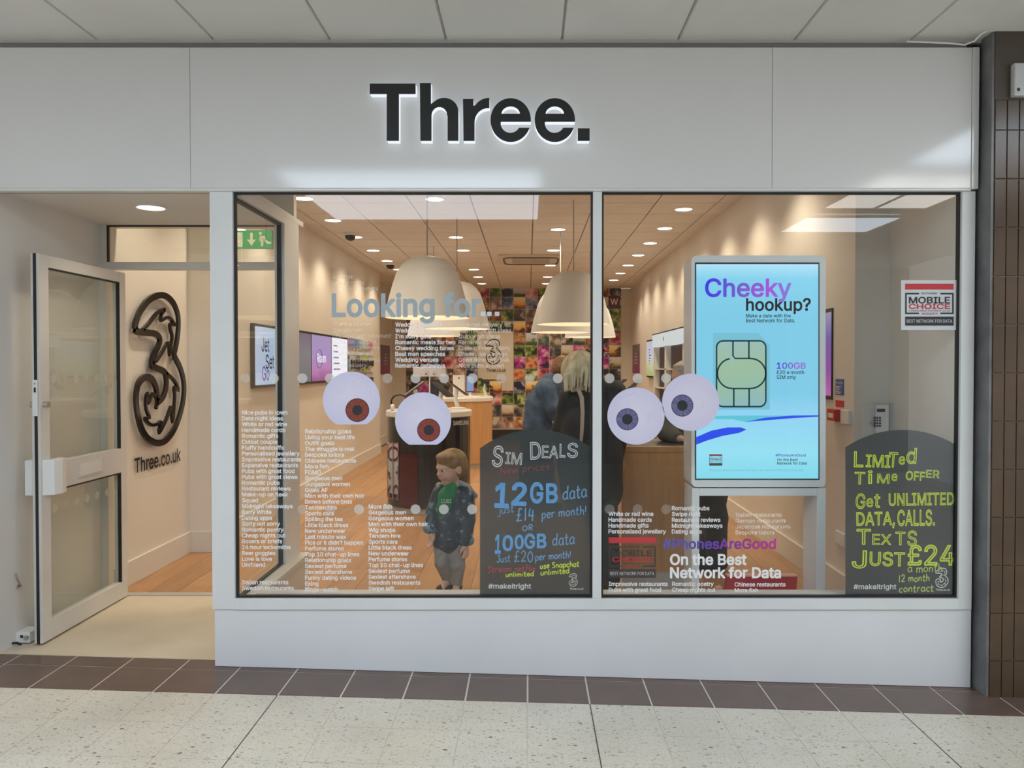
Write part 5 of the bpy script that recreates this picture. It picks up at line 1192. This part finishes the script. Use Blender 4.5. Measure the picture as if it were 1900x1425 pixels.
def solid(t, px, py, cap, w, m, par, rot=0.0): return text_at('chalk_block_text', t, P(px, py, YI), spx(cap), m, par, width=spx(w), bold=.05, rot=rot)
def scrawl(t, px, py, cap, w, m, par, slope=0.0, wid=.05): return hand_text('chalk_text', t, P(px, py, YI), spx(cap), m, par, wid, slope, spx(w))
cw = mat('chalk white', (.68, .70, .72), .7); cb = mottled('chalk blue', (.09, .30, .62), (.16, .42, .76), 160, .7); cbl = mat('chalk blue thin', (.16, .36, .62), .7)
cr_ = mat('chalk dull red', (.24, .075, .085), .7); cy = mat('chalk yellow', (.62, .74, .07), .7); cyp = mat('chalk pale yellow', (.50, .58, .16), .7); cred = mat('chalk red', (.42, .07, .09), .7)
b1 = board(890.5, 1098.5, 797, 832, 1108, 'chalkboard with white and blue lettering about sim deals')
for t, px, py, cap, w, r in (('S', 912, 864, 37, 20, .10), ('IM', 937, 860, 21, 31, .07), ('D', 984, 852, 31, 20, -.02), ('EA', 1005, 849, 22, 31, .04), ('L', 1038, 848, 24, 11, .02), ('S', 1052, 848, 26, 20, .04)): bubble(t, px, py, cap, w, cw, b1, -r, .03)
scrawl('New prices', 928, 880, 13, 94, cr_, b1, .10, .06)
for t, px, py, cap, w, r in (('1', 917, 940, 43, 27, .05), ('2', 948, 936, 40, 29, .05), ('G', 983, 932, 36, 25, .02), ('B', 1013, 932, 34, 22, .0)): solid(t, px, py, cap, w, cb, b1, -r)
scrawl('data', 1044, 926, 24, 47, cbl, b1, .08)
scrawl('just', 924, 953, 15, 31, cbl, b1, .10); scrawl('£14', 957, 968, 24, 37, cbl, b1, .06); scrawl('per month!', 1005, 962, 16, 85, cbl, b1, .10, .06)
scrawl('OR', 969, 985, 12, 22, cbl, b1, .05, .08)
for t, px, py, cap, w, r in (('1', 918, 1026, 33, 11, .03), ('0', 932, 1021, 27, 20, .02), ('0', 955, 1018, 25, 17, .0), ('G', 973, 1017, 26, 20, .0), ('B', 996, 1016, 25, 18, .0)): solid(t, px, py, cap, w, cb, b1, -r)
scrawl('data', 1025, 1011, 21, 43, cbl, b1, .04)
scrawl('Just', 921, 1043, 13, 27, cbl, b1, .03, .06); scrawl('£20', 953, 1043, 20, 38, cbl, b1, .03, .05); scrawl('per month!', 993, 1040, 13, 68, cbl, b1, .08, .07)
scrawl('Stream netflix', 905, 1062, 11, 90, cred, b1, .03, .08); scrawl('unlimited', 938, 1070, 9, 54, cy, b1, .02, .09)
scrawl('use Snapchat', 1002, 1055, 10, 74, cy, b1, .06, .09); scrawl('unlimited', 1003, 1067, 10, 55, cy, b1, .06, .09)
text_at('printed_text', '#makeitright', P(906, 1092, YI), spx(9), pw, b1, width=spx(80), bold=.03)
q = P(1056, 1088, YI); hq = spx(24)
logo('printed_logo', pw, lambda p: Vector((q.x + p.x * hq * .9, YI, q.z + p.y * hq)), b1); text_at('printed_text', 'Three.co.uk', P(1057, 1094, YI), spx(3.5), pw, b1, width=spx(26), bold=.03)
b2 = board(1568.5, 1780.5, 797.5, 830, 1110, 'chalkboard with yellow lettering about unlimited data')
for t, px, py, cap, w, r in (('L', 1584, 866, 28, 18, .02), ('IMI', 1606, 866, 22, 46, .03), ('T', 1648, 866, 27, 17, .06), ('e', 1667, 861, 19, 12, .05), ('d', 1681, 859, 28, 19, .05),
                             ('T', 1585, 898, 22, 20, .02), ('i', 1610, 897, 23, 9, .0), ('M', 1627, 896, 17, 23, .05), ('e', 1654, 892, 17, 11, .0), ('OFF', 1680, 890, 16, 36, .06), ('ER', 1718, 886, 14, 25, .04),
                             ('G', 1587, 943, 27, 18, .04), ('e', 1607, 940, 20, 13, .03), ('t', 1621, 941, 26, 12, .04), ('UNLIMITED', 1649, 938, 22, 122, -.015),
                             ('DATA,', 1589, 975, 24, 72, -.02), ('CALLS.', 1665, 975, 28, 70, -.01), ('T', 1589, 1010, 28, 27, .0), ('EX', 1618, 1010, 19, 36, .02), ('T', 1661, 1011, 24, 19, .0), ('S', 1683, 1012, 27, 18, .03),
                             ('J', 1580, 1053, 32, 28, .03), ('UST', 1613, 1049, 25, 66, .02), ('£24', 1684, 1048, 36, 88, .0)): bubble(t, px, py, cap, w, cy, b2, -r, .04 if len(t) > 2 else .034)
scrawl('a month', 1684, 1062, 15, 66, cyp, b2, .02, .06); scrawl('12 month', 1667, 1080, 13, 59, cyp, b2, .03, .07); scrawl('contract', 1668, 1099, 13, 66, cyp, b2, .03, .07)
text_at('printed_text', '#makeitright', P(1583.5, 1093, YI), spx(9), pw, b2, width=spx(80), bold=.03)
q2 = P(1736, 1090, YI); hq2 = spx(36)
logo('printed_logo', pw, lambda p: Vector((q2.x + p.x * hq2 * .9, YI, q2.z + p.y * hq2)), b2); text_at('printed_text', 'Three.co.uk', P(1736, 1096, YI), spx(3.5), pw, b2, width=spx(27), bold=.03)
# ================================================================== PEOPLE
skin_m = mottled('skin', (.58, .36, .27), (.66, .42, .32), 20, .5); blond = mottled('blond hair', (.40, .31, .17), (.72, .62, .42), 26, .5, stretch=(1, 1, .15)); brownhair = mottled('light brown hair', (.20, .115, .05), (.34, .21, .10), 30, .5, stretch=(1, 1, .2)); greyhair = mottled('grey hair', (.35, .31, .28), (.55, .50, .46), 40, .6)
eye_w = mat('eye white', (.7, .68, .65), .25); eye_d = mat('eye dark', (.02, .015, .012), .15); lip = mat('lips', (.50, .21, .18), .45)
def frame(fwd, up=(0, 0, 1)):
    f = Vector(fwd).normalized(); u = Vector(up); l = u.cross(f).normalized(); u = f.cross(l).normalized(); return f, l, u
def head(B, c, fwd, H, up=(0, 0, 1), neck=None, nr=.2):
    f, l, u = frame(fwd, up); R = np.array([f, l, u]).T; c = Vector(c)
    p = lambda a, b, d: np.array(c + (f * a + l * b + u * d) * H)
    e = lambda q, r: B.ell(p(*q), np.array(r) * H, R)
    e((-.05, 0, .13), (.44, .355, .37)); e((.10, 0, -.10), (.30, .285, .34)); e((.20, 0, -.38), (.13, .15, .10))
    for s_ in (-1, 1): e((.21, .14 * s_, -.15), (.14, .13, .13)); e((-.03, .35 * s_, -.05), (.09, .035, .12))
    B.cone(p(.37, 0, .0), p(.44, 0, -.11), .03 * H, .048 * H); e((.33, 0, .07), (.07, .22, .05)); e((.36, 0, -.235), (.045, .09, .035))
    if neck is not None: B.cone(p(-.06, 0, -.25), neck, nr * H, nr * H * 1.08)
    return p, R
def face_bits(p, R, H, parent, hair_m):
    for s_ in (-1, 1):
        Blob().ell(p(.345, .125 * s_, -.005), np.array((.045, .062, .040)) * H, R).mesh('eye', .0035, .002, eye_w, parent)
        Blob().ell(p(.378, .125 * s_, -.005), np.array((.022, .034, .036)) * H, R).mesh('iris', .003, .002, eye_d, parent)
        Blob().cone(p(.378, .07 * s_, .085), p(.345, .20 * s_, .08), .014 * H, .010 * H).mesh('eyebrow', .003, .002, hair_m, parent)
    Blob().ell(p(.392, 0, -.222), np.array((.02, .075, .014)) * H, R).ell(p(.39, 0, -.25), np.array((.02, .062, .016)) * H, R).mesh('lips', .003, .004, lip, parent)
def hand(B, wrist, d, side, s=1.0, curl=.6, pn=None):
    """palm and five fingers hanging along d; side = direction of the thumb"""
    d = Vector(d).normalized(); t = Vector(side).normalized(); n = d.cross(t).normalized() if pn is None else Vector(pn); w = Vector(wrist)
    B.ell(np.array(w + d * .045 * s), np.array((.048, .036, .017)) * s, np.array([d, t, n]).T)
    B.cone(np.array(w - d * .02 * s), np.array(w + d * .02 * s), .022 * s, .022 * s)
    for i, (o, L) in enumerate(((.027, .068), (.009, .076), (-.009, .070), (-.026, .055))):
        a = w + d * .078 * s + t * o * s; b_ = a + (d * math.cos(curl * .5) + n * math.sin(curl * .5)) * L * .5 * s; c_ = b_ + (d * math.cos(curl * 1.3) + n * math.sin(curl * 1.3)) * L * .5 * s
        B.chain([np.array(a), np.array(b_), np.array(c_)], [.0088 * s, .0082 * s, .0068 * s])
    a = w + d * .02 * s + t * .028 * s; b_ = a + (d * .6 + t * .8).normalized() * .035 * s; c_ = b_ + (d * .9 + t * .25 + n * .3).normalized() * .03 * s
    B.chain([np.array(a), np.array(b_), np.array(c_)], [.0125 * s, .0105 * s, .0085 * s])
A_ = lambda v: np.array(v)
# --- the boy
YB_ = 5.16
def bp(x, y, dy=0.0): return A_(P(770 + x / 4.914, 820 + y / 4.914, YB_ + dy))
boy = empty('person', PZ(770 + 330 / 4.914, 1103, 0), 'small child in a dinosaur raincoat and grey trousers looking aside', 'person'); boy.location = (P(837, 900, YB_).x, YB_, 0)
H = .228; hc = Vector(bp(325, 235)); fwd = Vector((-.74, -.66, -.12))
B = Blob(); neck = bp(340, 430, .01); p, R = head(B, hc, fwd, H, neck=neck, nr=.17)
B.cone(neck, bp(330, 600, .01), .045, .055); B.cone(bp(330, 600, .01), bp(310, 930, .01), .06, .06)
shL, shR = bp(225, 470, .02), bp(470, 500, .0)
elL, elR = bp(160, 640, .01), bp(485, 700, -.01); wrL, wrR = bp(140, 800, -.03), bp(462, 905, -.03)
B.chain([bp(330, 470, .01), shL, elL, wrL], [.05, .035, .028, .022]); B.chain([bp(340, 480, .01), shR, elR, wrR], [.05, .036, .029, .022])
hand(B, wrL + A_((0, 0, -.02)), (.15, -.25, -1), (.6, -.8, 0), .66, .8); hand(B, wrR + A_((0, 0, -.02)), (.05, -.2, -1), (-.6, -.8, 0), .70, .7)
hipL, hipR = bp(255, 960, .01), bp(375, 960, .0); knL, knR = bp(245, 1100, -.03), bp(390, 1130, -.02); anL, anR = bp(300, 1265, .03), bp(375, 1310, .0)
B.chain([hipL, knL, anL], [.046, .034, .026]); B.chain([hipR, knR, anR], [.046, .034, .026])
B.cone(anL, anL + A_((-.02, -.05, -.03)), .03, .026); B.cone(anR, anR + A_((-.01, -.06, -.03)), .03, .026)
B.mesh('body', .0042, .014, skin_m, boy); face_bits(p, R, H, boy, brownhair)
f_, l_, u_ = frame(fwd); HB_ = Blob()
HB_.ell(p(-.07, 0, .17), A_((.455, .385, .375)) * H, R); HB_.ell(p(-.18, 0, .0), A_((.35, .37, .33)) * H, R); HB_.ell(p(.17, .03, .36), A_((.25, .30, .125)) * H, R); HB_.ell(p(.24, .08, .28), A_((.155, .23, .10)) * H, R)
HB_.mesh('hair', .0045, .012, brownhair, boy)
J = Blob(); J.cone(bp(250, 445, .03), bp(450, 470, .02), .05, .055); J.chain([bp(335, 500, .02), bp(320, 700, .01), bp(308, 900, .0)], [.082, .088, .088])
J.cone(bp(232, 925, .0), bp(385, 935, .0), .05, .05); J.cone(bp(240, 620, .0), bp(262, 945, -.005), .045, .05); J.cone(bp(420, 600, .0), bp(362, 945, -.005), .05, .055)
J.chain([shL, elL, bp(135, 785, -.03)], [.050, .042, .039]); J.chain([shR, elR, bp(462, 895, -.03)], [.054, .047, .043])
J.mesh('raincoat', .006, .016, None or mottled('raincoat base', (.02, .035, .055), (.05, .07, .10), 6, .35), boy)
rain = MATS['raincoat base']; nt, b_ = nodes(rain); v = coords(nt, 'Position', (1, 1, 1)); n1 = noise(nt, v, 26, 2, .4)
nt.links.new(ramp(nt, n1, [(.0, (.014, .024, .040)), (.50, (.03, .048, .072)), (.60, (.045, .07, .10)), (.63, (.15, .24, .32)), (.70, (.18, .28, .37))]), b_.inputs['Base Color'])
lin = mat('hood lining', (.26, .31, .37), .5)
Hd = Blob(); Hd.chain([bp(400, 385, .03), bp(470, 430, .06), bp(545, 490, .08)], [.028, .034, .02]); Hd.chain([bp(220, 400, .04), bp(330, 440, .09), bp(470, 450, .08)], [.024, .03, .034]); Hd.mesh('hood', .005, .012, lin, boy)
for q0, q1 in (((118, 790), (150, 795)), ((430, 895), (495, 900))): Blob().cone(bp(*q0, -.03), bp(*q1, -.03), .033, .033).mesh('cuff', .005, .004, mat('cuff blue', (.12, .22, .30), .5), boy)
T = Blob(); T.chain([bp(325, 425, -.022), bp(292, 495, -.036), bp(272, 590, -.042), bp(255, 670, -.04)], [.046, .056, .052, .028]); T.mesh('t_shirt', .005, .012, mat('t-shirt green', (.01, .22, .075), .6), boy)
text_at('shirt_print', 'CUBI', Vector(bp(238, 556, -.1)), .024, pw, boy, width=.066, bold=.03)
Tr = Blob(); Tr.chain([hipL + A_((0, 0, .03)), knL, anL + A_((0, 0, .02))], [.062, .047, .040]); Tr.chain([hipR + A_((0, 0, .03)), knR, anR + A_((0, 0, .02))], [.062, .048, .041]); Tr.mesh('trousers', .0055, .010, mottled('grey trousers', (.22, .21, .20), (.30, .29, .28), 30, .8), boy)
for an in (anL, anR):
    Sh = Blob(); Sh.cone(an, A_((an[0], an[1], .045)), .036, .036); Sh.cone(A_((an[0] + .01, an[1] + .02, .030)), A_((an[0] - .045, an[1] - .055, .026)), .030, .026); Sh.mesh('shoe', .005, .01, mat('dark shoe', (.03, .03, .035), .6), boy)
# --- denim jacket person, walking away, leaning forward
YW = 8.0
def wp(px, py, dy=0.0): return A_(P(px, py, YW + dy))
den = empty('person', (P(1000, 900, YW).x, YW, 0), 'adult in a blue denim jacket and dark trousers bending forward', 'person')
B = Blob(); H = .225; p, R = head(B, wp(1046, 684), Vector((.85, .25, -.55)), H, neck=wp(1028, 708), nr=.22)
B.chain([wp(1026, 708), wp(1008, 750), wp(998, 800)], [.07, .11, .09]); B.chain([wp(994, 805, -.07), wp(984, 868, -.08), wp(980, 940, -.06)], [.08, .06, .05]); B.chain([wp(998, 805, .08), wp(1012, 868, .06), wp(1012, 940, .08)], [.10, .07, .05])
B.chain([wp(1020, 722, -.17), wp(1026, 756, -.22), wp(1030, 778, -.16)], [.06, .045, .035]); hand(B, wp(1030, 780, -.16), (-.1, 0, -1), (.2, -1, 0), 1.0, .8); B.chain([wp(1026, 722, .17), wp(1034, 760, .20), wp(1045, 778, .10)], [.06, .045, .035]); hand(B, wp(1045, 778, .10), (.5, -.2, -1), (.2, -1, 0), 1.0, .8)
B.mesh('body', .009, .02, skin_m, den); face_bits(p, R, H, den, brownhair)
Blob().ell(p(-.08, 0, .15), A_((.48, .41, .40)) * H, R).ell(p(-.22, 0, -.05), A_((.33, .38, .40)) * H, R).mesh('hair', .009, .02, mottled('brown hair', (.12, .06, .03), (.22, .12, .06), 30, .5), den)
denim = mottled('denim', (.03, .06, .125), (.075, .135, .23), 14, .75, bmp=.15)
J = Blob(); J.chain([wp(1022, 716), wp(1006, 752), wp(1000, 792)], [.13, .17, .165]); J.cone(wp(1012, 722, -.13), wp(1012, 722, .13), .10, .10)
J.chain([wp(1016, 724, -.17), wp(1026, 755, -.22), wp(1030, 773, -.17)], [.085, .066, .052]); J.chain([wp(1022, 724, .17), wp(1032, 757, .20), wp(1043, 774, .11)], [.085, .066, .052]); J.cone(wp(1027, 704, -.05), wp(1030, 704, .06), .055, .055)
J.mesh('denim_jacket', .01, .025, denim, den)
navy = mottled('dark trousers', (.018, .020, .028), (.030, .034, .044), 14, .8)
T = Blob(); T.cone(wp(990, 806, -.05), wp(996, 806, .06), .115, .115); T.chain([wp(988, 814, -.08), wp(980, 868, -.085), wp(978, 935, -.06)], [.115, .088, .075]); T.chain([wp(998, 812, .08), wp(1012, 868, .06), wp(1012, 938, .08)], [.13, .092, .075]); T.mesh('trousers', .01, .02, navy, den)
for x, dy in ((978, -.06), (1012, .08)):
    q = wp(x, 940, dy); Blob().cone(A_((q[0] - .03, q[1], .05)), A_((q[0] + .15, q[1] + .04, .04)), .05, .038).cone(A_((q[0], q[1], .04)), A_((q[0], q[1], .16)), .05, .052).mesh('boot', .01, .02, mat('black boot', (.015, .015, .016), .5), den)
# --- fair-haired person in the black coat, back to the window
YN = 4.95
def np_(px, py, dy=0.0): return A_(P(px, py, YN + dy))
bl = empty('person', (P(1108, 900, YN).x, YN, 0), 'fair-haired adult in a long black coat with a pale bag strap leaning down', 'person')
B = Blob(); H = .235; p, R = head(B, np_(1074, 694, -.02), Vector((-.62, .35, -.62)), H, neck=np_(1098, 728, .04), nr=.22)
B.chain([np_(1100, 725, .03), np_(1098, 780, .0), np_(1105, 860, .0)], [.08, .15, .15]); B.chain([np_(1108, 860, -.07), np_(1120, 970, -.07), np_(1126, 1080, -.05)], [.10, .065, .05]); B.chain([np_(1108, 860, .09), np_(1114, 970, .10), np_(1118, 1068, .10)], [.10, .065, .05])
B.chain([np_(1062, 740, .0), np_(1044, 800, .05), np_(1048, 850, .10)], [.06, .045, .035]); hand(B, np_(1048, 850, .10), (-.1, .4, -1), (-1, .2, 0), 1.0, .7); B.chain([np_(1142, 740, .02), np_(1152, 800, .05), np_(1140, 850, .1)], [.06, .045, .035]); hand(B, np_(1140, 850, .10), (0, .4, -1), (1, .2, 0), 1.0, .7)
B.mesh('body', .009, .02, skin_m, bl); face_bits(p, R, H, bl, blond)
Hh = Blob(); Hh.ell(p(-.10, 0, .14), A_((.50, .44, .43)) * H, R); Hh.ell(p(-.25, 0, -.10), A_((.36, .42, .46)) * H, R)
rh = random.Random(4)
for k in range(90):
    a0 = rh.uniform(-31, 33); ym = rh.uniform(-.04, .10); q0 = np_(1079 + a0 * .55, 664 + abs(a0) * .35, -.10 + ym); q1 = np_(1076 + a0 * .92, 718 + rh.uniform(-10, 9), -.13 + ym + rh.uniform(-.02, .02))
    Hh.chain([q0, (q0 + q1) / 2 + A_(((a0 / 33) * .022, -.016, .012)), q1], [.012, .0115, .006])
Hh.mesh('hair', .005, .005, blond, bl)
coat = mottled('black coat', (.010, .010, .011), (.020, .020, .021), 12, .7)
J = Blob(); J.chain([np_(1100, 735, .03), np_(1096, 790, .01), np_(1094, 850, .0), np_(1098, 905, .0)], [.13, .185, .20, .195]); J.cone(np_(1066, 738, .02), np_(1136, 732, .04), .085, .095)
J.chain([np_(1062, 742, .0), np_(1044, 800, .05), np_(1048, 842, .10)], [.085, .066, .056]); J.chain([np_(1140, 740, .02), np_(1148, 800, .05), np_(1142, 842, .10)], [.085, .066, .056]); J.mesh('black_coat', .01, .03, coat, bl)
T = Blob(); T.chain([np_(1108, 890, -.07), np_(1122, 970, -.07), np_(1130, 1072, -.05)], [.12, .085, .07]); T.chain([np_(1108, 890, .09), np_(1115, 970, .10), np_(1119, 1064, .10)], [.12, .085, .07]); T.mesh('trousers', .01, .02, navy, bl)
for x, y, dy in ((1128, 1080, -.05), (1119, 1068, .10)):
    q = np_(x, y, dy); Blob().cone(A_((q[0] + .03, q[1] - .04, .045)), A_((q[0] - .05, q[1] + .12, .04)), .05, .04).cone(A_((q[0], q[1], .05)), A_((q[0], q[1], .16)), .052, .055).mesh('boot', .01, .02, mat('black boot', (.015, .015, .016), .5), bl)
MB().tube([P(1066, 722, YN - .17), P(1074, 724, YN - .20), P(1079.5, 738, YN - .225), P(1081, 765, YN - .24), P(1080, 795, YN - .245), P(1078, 822, YN - .24)], [.012, .014, .014, .013, .012, .010], 6).build('bag_strap', mat('tan strap', (.42, .31, .24), .6), bl, smooth=True)
# --- grey-haired person at the service desk
YM = 5.78
def mp_(px, py, dy=0.0): return A_(P(px, py, YM + dy))
mn = empty('person', (P(1320, 900, YM).x, YM, 0), 'grey-haired adult in a grey jacket resting a hand on the service desk', 'person')
B = Blob(); H = .23; p, R = head(B, mp_(1270, 700), Vector((-.85, -.35, -.12)), H, neck=mp_(1290, 738), nr=.22)
B.chain([mp_(1294, 735), mp_(1308, 800), mp_(1316, 880)], [.08, .15, .15]); B.chain([mp_(1312, 900, -.08), mp_(1326, 960, -.10), mp_(1330, 1035, -.06)], [.10, .07, .05]); B.chain([mp_(1318, 900, .1), mp_(1318, 965, .1), mp_(1312, 1040, .1)], [.10, .07, .05])
eb = mp_(1236, 800, -.2); wr_ = A_(P(1257, 826, 5.46)); wr_[2] = zt_ + .062
B.chain([mp_(1276, 745, -.17), eb, wr_], [.06, .045, .032]); hand(B, wr_, (1, -.25, -.32), (0, -1, .1), 1.05, .5); B.chain([mp_(1310, 745, .17), mp_(1322, 810, .2), mp_(1300, 830, .05)], [.06, .045, .033]); hand(B, mp_(1300, 832, .05), (-.6, -.3, -.7), (0, -1, .2), 1.0, .6)
B.mesh('body', .009, .02, skin_m, mn); face_bits(p, R, H, mn, greyhair)
Blob().ell(p(-.09, 0, .17), A_((.46, .385, .375)) * H, R).ell(p(-.20, 0, .0), A_((.32, .37, .33)) * H, R).ell(p(.10, 0, .38), A_((.22, .26, .08)) * H, R).mesh('hair', .007, .012, greyhair, mn)
gj = mottled('grey jacket', (.075, .070, .065), (.12, .115, .105), 12, .7)
J = Blob(); J.chain([mp_(1296, 742), mp_(1308, 800), mp_(1314, 880)], [.14, .185, .18]); J.cone(mp_(1282, 742, -.14), mp_(1306, 742, .14), .09, .09); J.chain([mp_(1278, 745, -.17), eb, wr_ * .85 + eb * .15], [.085, .068, .052]); J.chain([mp_(1308, 745, .17), mp_(1320, 808, .2), mp_(1302, 828, .06)], [.085, .068, .052]); J.mesh('grey_jacket', .01, .025, gj, mn)
T = Blob(); T.cone(mp_(1314, 890, -.05), mp_(1318, 890, .08), .15, .15); T.chain([mp_(1310, 905, -.08), mp_(1326, 960, -.10), mp_(1330, 1030, -.06)], [.13, .092, .072]); T.chain([mp_(1320, 905, .1), mp_(1318, 965, .1), mp_(1312, 1035, .1)], [.13, .092, .072]); T.mesh('trousers', .01, .02, navy, mn)
for x, y, dy in ((1332, 1040, -.06), (1313, 1042, .1)):
    q = mp_(x, y, dy); Blob().cone(A_((q[0] + .03, q[1] + .02, .045)), A_((q[0] - .12, q[1] - .05, .04)), .05, .04).cone(A_((q[0], q[1], .05)), A_((q[0], q[1], .16)), .052, .055).mesh('boot', .01, .02, mat('black boot', (.015, .015, .016), .5), mn)
